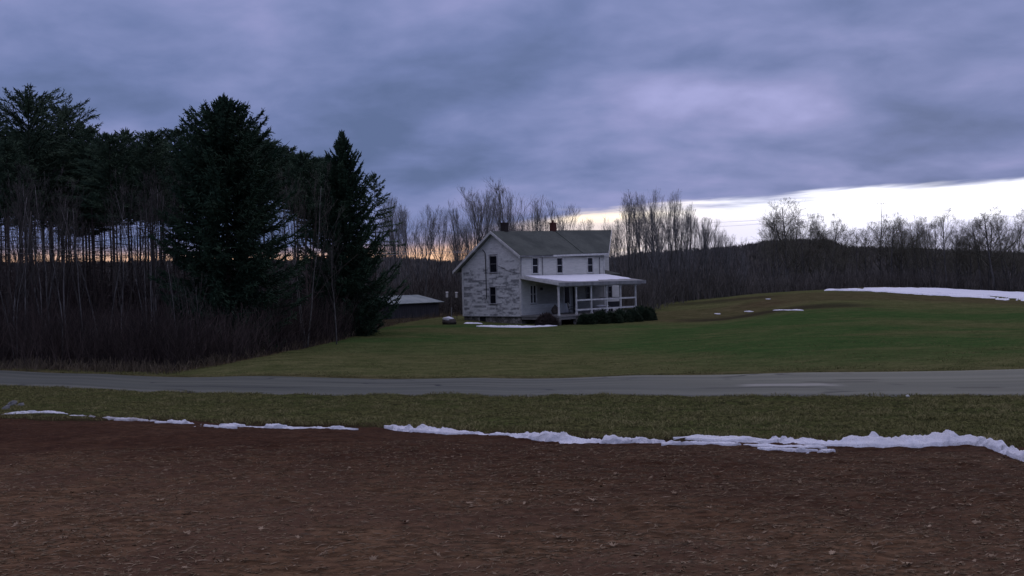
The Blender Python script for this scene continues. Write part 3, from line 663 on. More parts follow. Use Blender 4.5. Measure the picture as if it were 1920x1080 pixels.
mb = MB(); mb.hexa([(-.2, -PD - .16, 2.76), (-.152, -PD - .16, 2.76), (-.152, 0, 3.47), (-.2, 0, 3.47), (-.2, -PD - .16, 3.03), (-.152, -PD - .16, 3.03), (-.152, 0, 3.74), (-.2, 0, 3.74)]); mb.build('fascia', MATS['white_trim'], pr)
mb = MB(); mb.boxmm((0, -PD + .1, 2.62), (12.5, -PD + .24, 2.79)); mb.build('porch_beam', MATS['porch_paint'], house)
PX = (.10, 2.58, 4.77, 7.11, 9.29, 11.72)
for x in PX:
    q = MB(); yy = -PD + .2; q.boxmm((x - .065, yy - .065, .10), (x + .065, yy + .065, 2.62)); q.boxmm((x - .09, yy - .09, .08), (x + .09, yy + .09, .26)); q.boxmm((x - .09, yy - .09, 2.48), (x + .09, yy + .09, 2.621))
    q.build('porch_post', MATS['white_trim'], house)
for a, b in zip(PX[1:-1], PX[2:]):
    q = MB(); q.boxmm((a + .07, -PD + .15, 1.30), (b - .07, -PD + .25, 1.44)); q.boxmm((a + .07, -PD + .16, .42), (b - .07, -PD + .24, .56))
    q.build('railing', MATS['white_trim'], house)
q = MB(); q.boxmm((PX[-1] - .04, -PD + .3, 1.30), (PX[-1] + .04, -.1, 1.42)); q.boxmm((PX[-1] - .04, -PD + .3, .42), (PX[-1] + .04, -.1, .54)); q.build('railing', MATS['white_trim'], house)
def hw(a, y, z):        # house coordinates -> world
    c, s = math.cos(math.pi / 2 - PHI), math.sin(math.pi / 2 - PHI)
    return np.array([HC[0] + a * c - y * s, HC[1] + a * s + y * c, HC[2] + z])
# snow on the porch roof
nx, ny = 70, 26; gx = np.linspace(.55, 12.5, nx); T = np.linspace(0.02, 1, ny)
X = np.repeat(gx[:, None], ny, 1); Ty = np.repeat(T[None], nx, 0)
lim = 0.90 - .55 * np.exp(-((gx - .3) / 1.1) ** 2) + .06 * vnoise(gx * 1.2, gx * 0, 3) - .14 * sstep(gx, 6.5, 7.2) * (1 - 0 * gx)
Yl = -(PD - .05) * (Ty * lim[:, None]); Zl = 3.70 + Yl / (PD + .1) * .70 + 0.09 * np.sqrt(np.clip(np.minimum(np.minimum(Ty, 1 - Ty) * 8, np.minimum(gx - .5, 12.55 - gx)[:, None] * 3), 0, 1)) + .03 * vnoise(X * 2, Yl * 2, 4) * (Ty < .99) - .02 * (Ty > .99)
Zl[0] -= .03; Zl[-1] -= .03
idx = np.arange(nx * ny).reshape(nx, ny); mb = MB()
mb.add(np.stack([X, Yl, Zl], -1), np.stack([idx[:-1, 1:], idx[1:, 1:], idx[1:, :-1], idx[:-1, :-1]], -1).reshape(-1, 4), 0.0)
o = mb.build('snow', MATS['snow'], smooth=True); o.location = tuple(HC); o.rotation_euler = (0, 0, math.pi / 2 - PHI)
tag(o, 'sheet of snow lying on the sloping porch roof', 'snow', kind='stuff')

# things on the porch
def porch_thing(name, a, y, label, cat, rz=0.0, z=.08, group=None):
    w = hw(a, y, z); e = empty(name, tuple(w), math.pi / 2 - PHI + rz); return tag(e, label, cat, group)
c = porch_thing('porch_chair', 4.1, -2.6, 'dark chair standing by the white door on the porch', 'chair', .5)
mb = MB(); mb.box((0, 0, .44), (.56, .54, .06)); mb.build('seat', MATS['black_plastic'], c)
mb = MB(); mb.hexa([(-.27, .22, .5), (.27, .22, .5), (.27, .28, .5), (-.27, .28, .5), (-.25, .34, 1.05), (.25, .34, 1.05), (.25, .40, 1.05), (-.25, .40, 1.05)]); mb.build('backrest', MATS['black_plastic'], c)
for sx in (-1, 1):
    mb = MB(); mb.boxmm((sx * .25 - .03, -.25, .62), (sx * .25 + .03, .25, .67)); mb.build('armrest', MATS['black_plastic'], c)
    for sy in (-1, 1):
        mb = MB(); mb.boxmm((sx * .24 - .025, sy * .22 - .025, 0), (sx * .24 + .025, sy * .22 + .025, .41 if sy > 0 else .61)); mb.build('leg', MATS['black_plastic'], c)
b = porch_thing('porch_table', 7.9, -3.3, 'low table capped with snow behind the second and third porch railings', 'table')
mb = MB(); mb.boxmm((-1.1, -.35, .48), (.9, .35, .54)); mb.build('tabletop', MATS['deck_boards'], b)
for sx, sy in ((-1, -1), (-1, 1), (.8, -1), (.8, 1)):
    mb = MB(); mb.boxmm((sx - .04, sy * .3 - .04, 0), (sx + .04, sy * .3 + .04, .48)); mb.build('leg', MATS['deck_boards'], b)
def lump(mb, c, r, seed, nu=22, nv=12, amp=.25, fr=2.5):
    th = np.linspace(0, 2 * np.pi, nu, endpoint=False); ph = np.linspace(0, np.pi, nv)
    d = np.stack([np.outer(np.sin(ph), np.cos(th)), np.outer(np.sin(ph), np.sin(th)), np.repeat(np.cos(ph)[:, None], nu, 1)], -1)
    k = 1 + amp * (fbm(d[..., 0] * fr + seed * 3.1, d[..., 1] * fr + d[..., 2] * fr * 1.7, 1, 3, seed))
    k[0] = k[0].mean(); k[-1] = k[-1].mean()
    V = d * k[..., None] * np.asarray(r) + np.asarray(c); i = np.arange(nu * nv).reshape(nv, nu); j = np.roll(i, -1, 1)
    mb.add(V, np.stack([i[:-1], i[1:], j[1:], j[:-1]], -1).reshape(-1, 4)); return mb
mb = MB(); lump(mb, (0, 0, .60), (.95, .33, .10), 3, amp=.2); o = mb.build('snow_cap', MATS['snow'], smooth=True); o.location = tuple(hw(7.8, -3.3, .08)); o.rotation_euler = (0, 0, math.pi / 2 - PHI); tag(o, 'snow heaped on the low table on the porch', 'snow', kind='stuff')
s = porch_thing('sack', 3.7, -.9, 'slumped brown sack leaning on the porch wall under the blank siding', 'sack')
mb = MB(); lump(mb, (0, 0, .34), (.42, .3, .42), 5, amp=.3); mb.build('body', MATS['sack_cloth'], s, smooth=True); mb = MB(); lump(mb, (.05, 0, .78), (.12, .1, .10), 6, amp=.3); mb.build('knot', MATS['sack_cloth'], s, smooth=True)
b = porch_thing('bench', 10.5, -2.9, 'dark bench behind the last porch railing', 'bench')
mb = MB(); mb.boxmm((-.9, -.25, .40), (.9, .25, .46)); mb.build('seat', MATS['black_plastic'], b); mb = MB(); mb.boxmm((-.9, .2, .46), (.9, .26, .95)); mb.build('backrest', MATS['black_plastic'], b)
for sx in (-.8, .8):
    mb = MB(); mb.boxmm((sx - .04, -.22, 0), (sx + .04, .22, .40)); mb.build('leg', MATS['black_plastic'], b)

# ------------------------------------------------------------------ outbuilding and yard objects
def gz(px, d): x = (px - 960) / F * d; return x, d, float(zt(x, d))
q = P(735, 604, 112); q2 = P(822, 600, 117); ang = math.atan2(q2[1] - q[1], q2[0] - q[0]); SL = float(np.linalg.norm((q2 - q)[:2])) + .1
shed = empty('shed', (q[0], q[1], q[2] - .25), ang); tag(shed, 'low dark shed with a pale metal roof beside the big spruce', 'shed')
mb = MB()
for i in range(26):
    x0 = SL * i / 26; mb.boxmm((x0 + .008, 0, 0), (x0 + SL / 26 - .008, .03 + .012 * (i % 2), 2.2))
mb.boxmm((0.0, .05, 0), (SL, 3.6, 2.15)); mb.build('wall', MATS['barn_board'], shed)
mb = MB(); slab(mb, (-.35, -.35, 2.16), (SL + .55, -.35, 2.16), (SL - .35, 2.9, 2.98), (-.2, 2.9, 2.98), .06); slab(mb, (-.2, 2.9, 2.98), (SL - .35, 2.9, 2.98), (SL + .4, 5.0, 2.3), (-.3, 5.0, 2.3), .06); mb.build('roof', MATS['barn_metal'], shed)
mb = MB(); mb.boxmm((2.9, -.03, .05), (3.0, -.002, 2.1)); mb.boxmm((3.9, -.03, .05), (4.0, -.002, 2.1)); mb.boxmm((3.0, -.03, 2.0), (3.9, -.002, 2.1)); mb.build('door_frame', MATS['barn_board'], shed)
x, y, z = gz(683, 97); cab = empty('metal_cabinet', (x, y, z), .35); tag(cab, 'small grey metal cabinet standing under the spruce by the shed', 'cabinet')
mb = MB(); mb.boxmm((-.45, -.3, .12), (.45, .3, 1.05)); mb.build('body', MATS['cabinet_grey'], cab); mb = MB(); mb.hexa([(-.5, -.36, 1.052), (.5, -.36, 1.052), (.5, .36, 1.052), (-.5, .36, 1.052), (-.48, -.34, 1.09), (.48, -.34, 1.09), (.48, .34, 1.17), (-.48, .34, 1.17)]); mb.build('lid', MATS['barn_metal'], cab)
mb = MB(); mb.boxmm((-.42, -.315, .16), (.42, -.302, 1.0)); mb.build('door', MATS['cabinet_grey'], cab)
for px, top, bot, d, lab in ((838, 547, 557.5, 107, 'white nesting box on a thin pole, farther from the farmhouse'), (855.5, 547.5, 558, 106, 'white nesting box on a thin pole, close to the farmhouse gable')):
    a = P(px, top, d); b_ = P(px, bot, d); gx_, gy_, gz_ = a[0], a[1], float(zt(a[0], a[1]))
    e = empty('nesting_box', (gx_, gy_, gz_), .3); tag(e, lab, 'nesting box', 'nesting boxes left of the farmhouse')
    h0, h1 = b_[2] - gz_, a[2] - gz_
    mb = MB(); mb.tubes([[0, 0, 0], [0, 0, h0]], .03, 6); mb.build('pole', MATS['pole_wood'], e)
    mb = MB(); mb.boxmm((-.09, -.09, h0), (.09, .09, h1 - .08)); mb.build('body', MATS['white_trim'], e)
    mb = MB(); mb.hexa([(-.12, -.13, h1 - .08), (.12, -.13, h1 - .08), (.12, .13, h1 - .08), (-.12, .13, h1 - .08), (-.12, -.02, h1), (.12, -.02, h1), (.12, .02, h1), (-.12, .02, h1)]); mb.build('roof', MATS['white_trim'], e)
x, y, z = ground_hit(842, 609); st = empty('stump', (x, y, z), 0); tag(st, 'squat dark stump capped with snow at the left corner of the farmhouse', 'stump')
mb = MB(); lump(mb, (0, 0, .22), (.62, .5, .36), 8, amp=.35); mb.build('body', MATS['bark_pine'], st, smooth=True)
mb = MB(); lump(mb, (-.06, 0, .50), (.50, .42, .22), 9, amp=.3); mb.build('snow_cap', MATS['snow'], st, smooth=True)
x, y, z = gz(845, 103); e = empty('stake', (x, y, z), 0); tag(e, 'short pale wooden stake behind the snow capped stump', 'stake'); mb = MB(); mb.tubes([[0, 0, -.2], [.03, 0, 1.2]], .05, 6); mb.build('shaft', MATS['deck_boards'], e); mb = MB(); mb.tubes([[.03, 0, 1.19], [.03, 0, 1.25]], .065, 6); mb.build('cap', MATS['deck_boards'], e)

# ------------------------------------------------------------------ snow on the ground
SNOW_AREAS = []
def snow_strip(pn, hmax, wid, label, seed, dirty=.25, nu=520, nv=26, slump=.5, hpts=None, brk=0.0):
    """bank on the ground: pn = near edge (pixel points on the soil)"""
    g = np.array([ground_hit(a, b) for a, b in pn]); pxs = np.array([a for a, _ in pn], float)
    s = np.linspace(pxs[0], pxs[-1], nu); u = np.interp(s, pxs, g[:, 0] / g[:, 1]); dn = np.interp(s, pxs, g[:, 1])
    e = np.clip(np.minimum(s - s[0], s[-1] - s) / (0.05 * (s[-1] - s[0]) + 8), 0, 1) ** .6
    hh = np.interp(s, [a for a, _ in hpts], [b for _, b in hpts]) if hpts else 1.0
    w = (wid * e * np.clip(.55 + .45 * hh, .2, 2) * (1 + .4 * fbm(s, s * 0, 70, 3, seed)))[:, None]; t = np.linspace(0, 1, nv)[None]
    D = dn[:, None] + (.17 * fbm(s, s * 0, 26, 3, seed + 9))[:, None] * e[:, None] * (1 - t) + w * t; X = u[:, None] * D
    prof = np.clip(np.sin(np.pi * np.clip(t, 0, 1) ** 1.35), 0, 1) ** (slump + .15)
    H = hmax * (hh * e * (0.85 + .5 * fbm(s, s * 0, 36, 2, seed + 3)))[:, None] * prof * (1 + .5 * fbm(X, D, .35, 3, seed + 5)) + .10 * prof * sstep(H_ := (hh * e)[:, None] if hpts else np.ones_like(X) * .4, 0, 1) * fbm(X, D, .16, 4, seed + 6, .6)
    Z = zt(X, D) + np.maximum(H, 0.012 * prof) + 0.03 - .06 * (prof < .02) + .02
    brk = max(brk, .55 if nu > 300 else 0)
    if brk: Z = Z - .14 * sstep(fbm(X * .35, D * 1.6, .45, 3, seed + 8), .02, .10) * np.clip(1.3 - t, 0, 1) * brk
    n, k = D.shape; idx = np.arange(n * k).reshape(n, k)
    SNOW_AREAS.append((u, dn - .3, dn + w[:, 0] * .92))
    mb = MB(); mb.add(np.stack([X, D, Z], -1), np.stack([idx[:-1, :-1], idx[1:, :-1], idx[1:, 1:], idx[:-1, 1:]], -1).reshape(-1, 4), dirty)
    o = mb.build('snow', MATS['snow'], smooth=True); tag(o, label, 'snow', kind='stuff'); return o
snow_strip([(720, 803), (770, 812), (830, 816), (900, 820), (960, 821), (1050, 830), (1150, 834), (1268, 834)], .09, .48, 'long bank of snow ending in a point along the grass edge', 11, .22,
           hpts=[(720, .5), (765, 1.1), (800, .8), (850, .6), (900, .45), (960, .6), (1000, 1.1), (1060, .9), (1120, .8), (1200, .6), (1268, .3)])
snow_strip([(1262, 826), (1340, 829), (1450, 834), (1560, 840), (1700, 841), (1770, 837), (1830, 834), (1880, 850), (1925, 870), (1990, 895)], .115, .62, 'thick lumpy bank of snow at the right end of the grass edge', 23, .22,
           hpts=[(1262, .2), (1300, .35), (1380, .4), (1430, .35), (1450, .8), (1520, .9), (1545, .7), (1565, .5), (1590, 1.1), (1640, 1.25), (1700, .95), (1760, 1.0), (1785, 1.0), (1800, .5), (1850, .7), (1920, 1.0), (1990, 1.2)])
snow_strip([(1240, 837), (1330, 836), (1450, 843), (1560, 846)], .03, .14, 'thin ragged ribbon of snow on the soil before the thick bank', 31, .2, brk=1)
snow_strip([(1420, 845), (1500, 849), (1570, 851)], .02, .10, 'short sliver of snow on the soil below the ragged ribbon', 37, .2, brk=1)
snow_strip([(290, 795), (340, 797), (390, 799), (450, 801), (540, 803), (620, 804), (672, 805)], .05, .26, 'thin broken strip of snow left of the pointed bank', 41, .2, brk=.8,
           hpts=[(290, .7), (345, .8), (380, .4), (440, .5), (560, .5), (600, .7), (672, .4)])
snow_strip([(360, 802), (400, 803), (445, 804)], .03, .25, 'short sliver of snow on the soil under the thin broken strip', 43, .2, brk=.8)
snow_strip([(-60, 782), (0, 781), (30, 780), (56, 777), (80, 777), (130, 780)], .05, .30, 'small patch of snow by the rocks at the far left', 47, .25)
snow_strip([(130, 783), (200, 787), (260, 791), (300, 794)], .015, .40, 'greyish thin melting snow at the left grass edge', 53, 1.0, brk=.5)
snow_strip([(868, 608), (885, 608.5), (905, 608.5)], .14, .9, 'small snow patch at the left corner of the foundation', 59, 0, nu=60)
snow_strip([(893, 612.5), (930, 614), (980, 614.5), (1020, 613), (1045, 612)], .10, .55, 'low strip of snow along the stone foundation', 61, 0, nu=120)
snow_strip([(1188, 602), (1205, 601), (1222, 599)], .16, 1.0, 'small snow patch past the porch shrubs', 67, 0, nu=50)
# the snow field on the crest of the hill
def snow_field():
    pts_n = [(1540, 545.5), (1580, 546.5), (1640, 548), (1720, 553), (1800, 557), (1920, 566), (2050, 577), (2250, 590)]
    g = np.array([ground_hit(a, b) for a, b in pts_n]); pxs = np.array([a for a, _ in pts_n])
    s = np.linspace(1540, 2250, 300); u = np.interp(s, pxs, g[:, 0] / g[:, 1]); dn = np.interp(s, pxs, g[:, 1]) + 3.0 * fbm(s, s * 0, 45, 5, 5, .65)
    df = np.interp(s, [1540, 1600, 1640, 2250], [4, 9, 18, 60]) + dn + .3
    t = np.linspace(0, 1, 40)[None]; D = dn[:, None] + (df - dn)[:, None] * t; X = u[:, None] * D
    lift = .15 + .10 * fbm(X, D, 4, 3, 4); pr = np.minimum(sstep(t, 0, .03), 1 - sstep(t, .97, 1)) * sstep(s, 1540, 1552)[:, None]
    Z = zt(X, D) + lift * pr - .15 * (1 - pr) + .05 - .30 * sstep(fbm(X * .5, D, 2.2, 3, 15) + .35 * (.25 - t), .10, .2) * (t < .35) - .22 * (1 - sstep(s, 1600, 1660))[:, None] * (fbm(X, D, 3, 3, 12) > 0.12)
    idx = np.arange(D.size).reshape(D.shape); mb = MB(); mb.add(np.stack([X, D, Z], -1), np.stack([idx[:-1, :-1], idx[1:, :-1], idx[1:, 1:], idx[:-1, 1:]], -1).reshape(-1, 4), 0.0)
    tag(mb.build('snow', MATS['snow'], smooth=True), 'broad snow field on the crest of the grassy hill', 'snow', kind='stuff')
snow_field()
for k, (a, b, w, lab) in enumerate(((1440, 561.5, 10, 'tiny snow scrap high on the grassy slope'), (1404, 585, 18, 'left sliver of snow in the dark wet strip of lawn'), (1478, 583, 58, 'long sliver of snow in the dark wet strip of lawn'), (1345, 589, 12, 'leftmost faint snow scrap near the dark wet strip'), (1714, 553.5, 10, 'small snow scrap just below the snow field'))):
    snow_strip([(a - w / 2, b), (a, b + .3), (a + w / 2, b)], .06, .7, lab, 70 + k, .1, nu=30)

# ------------------------------------------------------------------ trees
def unit(v): return v / (np.linalg.norm(v, axis=-1, keepdims=True) + 1e-9)
def grow(rs, PP, RR, nc, t0, t1, lfun, ang, up, k, rfac, jit=.12):
    """children of every parent path"""
    n, kk, _ = PP.shape; t = t0 + (t1 - t0) * (np.arange(nc)[None] + rs.rand(n, nc)) / nc
    f = t * (kk - 1); i = np.clip(f.astype(int), 0, kk - 2); w = (f - i)[..., None]; ar = np.arange(n)[:, None]
    B = PP[ar, i] * (1 - w) + PP[ar, i + 1] * w; T = unit(PP[ar, i + 1] - PP[ar, i]); r0 = RR[ar, i] * (1 - w[..., 0]) + RR[ar, i + 1] * w[..., 0]
    plen = np.linalg.norm(np.diff(PP, axis=1), axis=2).sum(1)[:, None]
    az = rs.rand(n, nc) * 2 * np.pi + np.arange(nc) * 2.4
    ref = unit(np.cross(T, np.where(np.abs(T[..., 2:3]) > .9, np.array([1., 0, 0]), np.array([0, 0, 1.])))); b2 = np.cross(T, ref)
    perp = ref * np.cos(az)[..., None] + b2 * np.sin(az)[..., None]
    a = ang * (0.75 + .5 * rs.rand(n, nc))[..., None]
    D = unit(T * np.cos(a) + perp * np.sin(a)); L = plen * lfun(t) * (0.75 + .5 * rs.rand(n, nc))
    Q = np.empty((n, nc, k, 3)); Q[:, :, 0] = B; d = D
    for j in range(1, k):
        d = unit(d + np.array([0, 0, up]) / (k - 1) + rs.normal(0, jit, d.shape)); Q[:, :, j] = Q[:, :, j - 1] + d * (L / (k - 1))[..., None]
    R = (np.minimum(r0 * rfac, r0 * .9))[..., None] * np.linspace(1, .3, k)
    return Q.reshape(-1, k, 3), R.reshape(-1, k)
def bare_tree(seed, H=12., nstem=1, spread=.55, first=.25, nb=12, tw=(6, 6, 3), r0=.17, up=.55, twr=.010, sides=5):
    rs = np.random.RandomState(seed); k = 9; st = []; sr = []
    for s_ in range(nstem):
        ang = rs.rand() * 6.28; tilt = (0 if nstem == 1 else rs.uniform(.10, .32)) ; d = np.array([math.sin(tilt) * math.cos(ang), math.sin(tilt) * math.sin(ang), math.cos(tilt)])
        p = np.zeros((k, 3)); p[0] = (0, 0, -.3) if nstem == 1 else (d[0] * .25, d[1] * .25, -.3)
        for j in range(1, k):
            d = unit(d + rs.normal(0, .05, 3) + np.array([0, 0, .06])); p[j] = p[j - 1] + d * H * rs.uniform(.86, 1.0) / (k - 1)
        st.append(p); sr.append(r0 * (1 if nstem == 1 else .75) * np.linspace(1, .22, k) ** .9)
    P0 = np.array(st); R0 = np.array(sr)
    trunk = MB(); trunk.tubes(P0, R0, sides, 0.5)
    crown = MB()
    P1, R1 = grow(rs, P0, R0, nb, first, .97, lambda t: .52 * (1.12 - t) + .07, spread, up, 6, .55, .10); crown.tubes(P1, R1, 4, .4)
    P2, R2 = grow(rs, P1, R1, tw[0], .25, 1.0, lambda t: .62 * (1.1 - t) + .12, spread, up * .8, 5, .55, .13); R2 = np.maximum(R2, twr * 1.2); crown.tubes(P2, R2, 3, .5)
    P3, R3 = grow(rs, P2, R2, tw[1], .2, 1.0, lambda t: .6 * (1.1 - t) + .2, spread * 1.05, up * .6, 4, .6, .15); R3 = np.maximum(R3, twr); crown.tubes(P3, R3, 3, .6)
    if tw[2]:
        P4, R4 = grow(rs, P3, R3, tw[2], .3, 1.0, lambda t: .7 + 0 * t, spread, up * .5, 3, .7, .15); R4 = np.maximum(R4, twr * .8); crown.tubes(P4, R4, 3, .7)
    top = max(v[:, 2].max() for v in crown.v)
    return trunk.mesh('trunk', True), crown.mesh('crown', True), top
def spruce(seed, H, Rb, whorls, per, nspr, droop=.12, p=.85, low=.04, spr=.5, r=.06, prof_=None, rise_=None, tr=.014, stubs=0):
    rs = np.random.RandomState(seed); hs = np.sort(low + (1 - low) * (np.linspace(0, 1, whorls * per) ** .85) + rs.normal(0, .006, whorls * per)); hs = np.clip(hs, low, .985); n = len(hs)
    az = np.arange(n) * 2.39996 + rs.normal(0, .25, n); L = Rb * (np.interp(1 - hs, prof_[0], prof_[1]) if prof_ else (1 - hs) ** p) * rs.uniform(.66, 1.12, n) * (1 - .35 * np.clip(.16 - hs, 0, 1) / .16) + .04 + .2 * np.clip((1 - hs) * 6, 0, 1)
    k = 7; s = np.linspace(0, 1, k); out = np.stack([np.cos(az), np.sin(az), 0 * az], 1)
    rise = np.interp(hs, [low, low + .4 * (1 - low), low + .75 * (1 - low), low + .92 * (1 - low), 1], rise_ or [-.32, -.14, .16, .45, .7]) + rs.normal(0, .05, n)
    PP = np.zeros((n, k, 3)); PP[:, :, :2] = out[:, None, :2] * (L[:, None] * s)[..., None]
    PP[:, :, 2] = hs[:, None] * H + L[:, None] * (rise[:, None] * s - droop * np.sin(s * 3.0) + droop * 2.0 * s ** 3)
    trunk = MB(); tp = np.stack([np.array([.05 * math.sin(q * 5), .05 * math.cos(q * 4), q * H - (.4 if q == 0 else 0)]) for q in np.linspace(0, 1, 10)]); trunk.tubes(tp, np.array([np.linspace(1, .06, 10) * H * tr]), 7)
    if stubs:
        nd = stubs; hd = rs.uniform(.22, low, nd); ad = rs.rand(nd) * 6.28; ld = rs.uniform(.5, 2.0, nd); dB = np.c_[0 * hd, 0 * hd, hd * H]; dT = dB + np.c_[np.cos(ad) * ld, np.sin(ad) * ld, ld * rs.uniform(-.1, .3, nd)]
        trunk.tubes(np.stack([dB, (dB + dT) / 2 + [0, 0, .04], dT], 1), np.array([.022, .016, .007]), 3)
    crown = MB(); crown.tubes(PP, (0.010 + .012 * L)[:, None] * np.linspace(1, .3, k), 3, .1)
    m = nspr; t = .10 + .92 * (np.arange(m)[None] + rs.rand(n, m)) / m; t = np.clip(t, 0, 1); f = t * (k - 1); i = np.clip(f.astype(int), 0, k - 2); w = (f - i)[..., None]; ar = np.arange(n)[:, None]
    B = PP[ar, i] * (1 - w) + PP[ar, i + 1] * w; T = unit(PP[ar, i + 1] - PP[ar, i]); side = unit(np.cross(T, np.array([0, 0, 1.])))
    sg = np.where(np.arange(m) % 2 == 0, 1., -1.)[None, :, None]; sp = rs.uniform(.15, 1.0, (n, m, 1))
    D = unit(T * rs.uniform(.5, 1.1, (n, m, 1)) + side * sg * sp + np.array([0, 0, 1.]) * rs.normal(-.10, .34, (n, m, 1)))
    Ls = spr * (1.0 - .45 * t) * rs.uniform(.6, 1.25, (n, m)) * np.clip(L[:, None] / Rb * 1.6 + .15, .2, 1.15)
    E = B + D * Ls[..., None]; E[..., 2] += np.where(rs.rand(n, m) < .25, .12, -.04)
    crown.spindles(B.reshape(-1, 3), E.reshape(-1, 3), r * rs.uniform(.7, 1.3, n * m), np.clip(.35 + .4 * t + rs.normal(0, .18, (n, m)), 0, 1).ravel())
    crown.spindles(PP[:, -2], PP[:, -1] + unit(PP[:, -1] - PP[:, -2]) * (.15 + .12 * L)[:, None] + np.array([0, 0, .10]), .05, .5)
    # side twigs of the sprays
    B2 = (B + (E - B) * rs.uniform(.3, .9, (n, m, 1))).reshape(-1, 3); D2 = unit(D.reshape(-1, 3) + rs.normal(0, .6, (n * m, 3))); crown.spindles(B2, B2 + D2 * (Ls.ravel() * .6)[:, None], r * .8, np.clip(.45 + rs.normal(0, .2, n * m), 0, 1))
    # upright leader shoots
    q = 14; hb = np.array([0, 0, H]) - np.array([0, 0, 1.]) * rs.rand(q, 1) * H * .04; crown.spindles(hb, hb + np.c_[rs.normal(0, .15, (q, 2)), rs.uniform(.15, .5, q)], .05, .5)
    return trunk.mesh('trunk', True), crown.mesh('crown'), H + .3
def mats_for(pair, bark, leaf):
    pair[0].materials.append(MATS[bark]); pair[1].materials.append(MATS[leaf]); return pair
def plant(name, proto, px, top, d, label, cat, group=None, rz=None, wide=1.0, sink=0.05, x=None):
    """copy a tree so that its top stands at the surveyed height"""
    q = P(px, top, d); g = float(zt(q[0], q[1])) - sink; H = q[2] - g; s_ = H / proto[2]
    e = empty(name, (q[0], q[1], g), random.uniform(0, 6.28) if rz is None else rz, (s_ * wide, s_ * wide, s_)); tag(e, label, cat, group)
    link_mesh('trunk', proto[0], e); link_mesh('crown', proto[1], e); return e
PR = ((0, .06, .16, .35, .7, 1), (.0, .16, .42, .80, 1.0, .75))
PR2 = ((0, .05, .12, .3, .6, 1), (.02, .24, .52, .85, 1.0, .8))
def fx(p, low): return tuple(q * (1 - low) for q in p[0]), p[1]
random.seed(7)
# two big spruces, the small pine beside them
A = mats_for(spruce(1, 17.2, 4.7, 34, 9, 88, prof_=((0, .03, .07, .135, .23, .41, .7, .9, 1), (.0, .07, .20, .44, .70, .88, 1.0, .9, .7)), spr=.70, r=.048, low=.05, droop=.10), 'bark_pine', 'spruce_needles')
plant('spruce_tree', A, 418, 174, 62, 'broadest and tallest dark spruce, standing in front of the pine wood', 'tree', rz=.4)
B_ = mats_for(spruce(2, 15.5, 4.4, 36, 8, 84, prof_=((0, .06, .13, .3, .6, .8, .9, 1), (.0, .07, .18, .40, .76, .90, .72, .5)), spr=.60, r=.042, low=.03, droop=.16), 'bark_pine', 'spruce_needles')
plant('spruce_tree', B_, 641, 240, 80, 'narrow pointed dark spruce standing nearest the shed', 'tree', rz=1.9)
Cp = mats_for(spruce(31, 14, 2.5, 11, 5, 46, low=.42, spr=.42, r=.036, droop=.0, prof_=fx(PR, .42), rise_=[.0, .12, .4, .8, 1.1], tr=.009), 'bark_pine', 'pine_needles')
plant('pine_tree', Cp, 700, 322, 101, 'small pine with sparse upswept branches peeping out behind the pointed spruce', 'tree')
plant('pine_tree', mats_for(spruce(33, 14, 2.2, 16, 6, 44, low=.56, spr=.5, r=.04, droop=.0, prof_=fx(PR, .56), rise_=[.0, .15, .4, .8, 1.1], tr=.009), 'bark_pine', 'pine_needles'), 598, 293, 86, 'small dense pine close behind the pointed spruce on its left', 'tree')
pines = [mats_for(spruce(40 + i, 17, rb, nw, 6, 34, low=cf, spr=.52, r=.036, droop=-.02, prof_=fx(PR if i % 3 else PR2, cf), rise_=[.12, .28, .5, .8, 1.1], tr=.0082, stubs=44), 'bark_pine', 'pine_needles') for i, (cf, rb, nw) in enumerate(((.60, 2.3, 15), (.64, 1.9, 13), (.58, 2.5, 15), (.66, 1.8, 12), (.62, 2.3, 13), (.60, 2.0, 14)))]
pines_hi = [mats_for(spruce(70 + i, 14, rb, 10, 6, 34, low=cf, spr=.50, r=.036, droop=-.02, prof_=fx(PR2, cf), rise_=[.15, .30, .5, .8, 1.1], tr=.0085, stubs=30), 'bark_pine', 'pine_needles') for i, (cf, rb) in enumerate(((.72, 1.7), (.76, 1.5), (.70, 1.8)))]
big = mats_for(spruce(60, 18, 3.5, 15, 7, 44, low=.5, spr=.60, r=.036, droop=-.06, prof_=fx(((0, .05, .12, .25, .5, 1), (.05, .32, .62, .9, 1.0, .8)), .5), rise_=[.1, .35, .7, 1.0, 1.3], tr=.0085, stubs=16), 'bark_pine', 'pine_needles')
plant('pine_tree', big, 52, 183, 74, 'tallest pine at the far left with a broad rounded crown', 'tree', wide=1.05)
plant('pine_tree', big, 122, 207, 80, 'open crowned tall pine just right of the tallest left pine', 'tree', wide=.85, rz=2.2)
GP1 = 'bare trunked pines left of the broad spruce'; GP2 = 'bare trunked pines between the two spruces'
LP1 = 'slender dark pine with a bare trunk in the wood left of the broad spruce'; LP2 = 'slender bare trunked pine standing in the gap between the two spruces'
rs = np.random.RandomState(12)
tops = [(-40, 215, 76), (-10, 200, 84), (10, 262, 70), (88, 240, 78), (150, 226, 84), (168, 236, 76), (186, 262, 82), (206, 250, 72), (235, 240, 78), (258, 262, 86), (282, 246, 74), (300, 250, 82), (328, 240, 78), (345, 262, 88), (372, 268, 84), (385, 250, 92),
        (470, 245, 90), (490, 262, 82), (505, 270, 76), (530, 275, 78), (548, 292, 84), (568, 286, 74), (583, 300, 88), (602, 296, 95), (615, 310, 90)]
for px, tp_, d in tops:
    pr_ = pines[rs.randint(6)] if px < 460 else pines_hi[rs.randint(3)]; l_, g_ = (LP1, GP1) if px < 430 else (LP2, GP2)
    plant('pine_tree', pr_, px, tp_, d, l_, 'tree', g_, wide=rs.uniform(.85, 1.1))
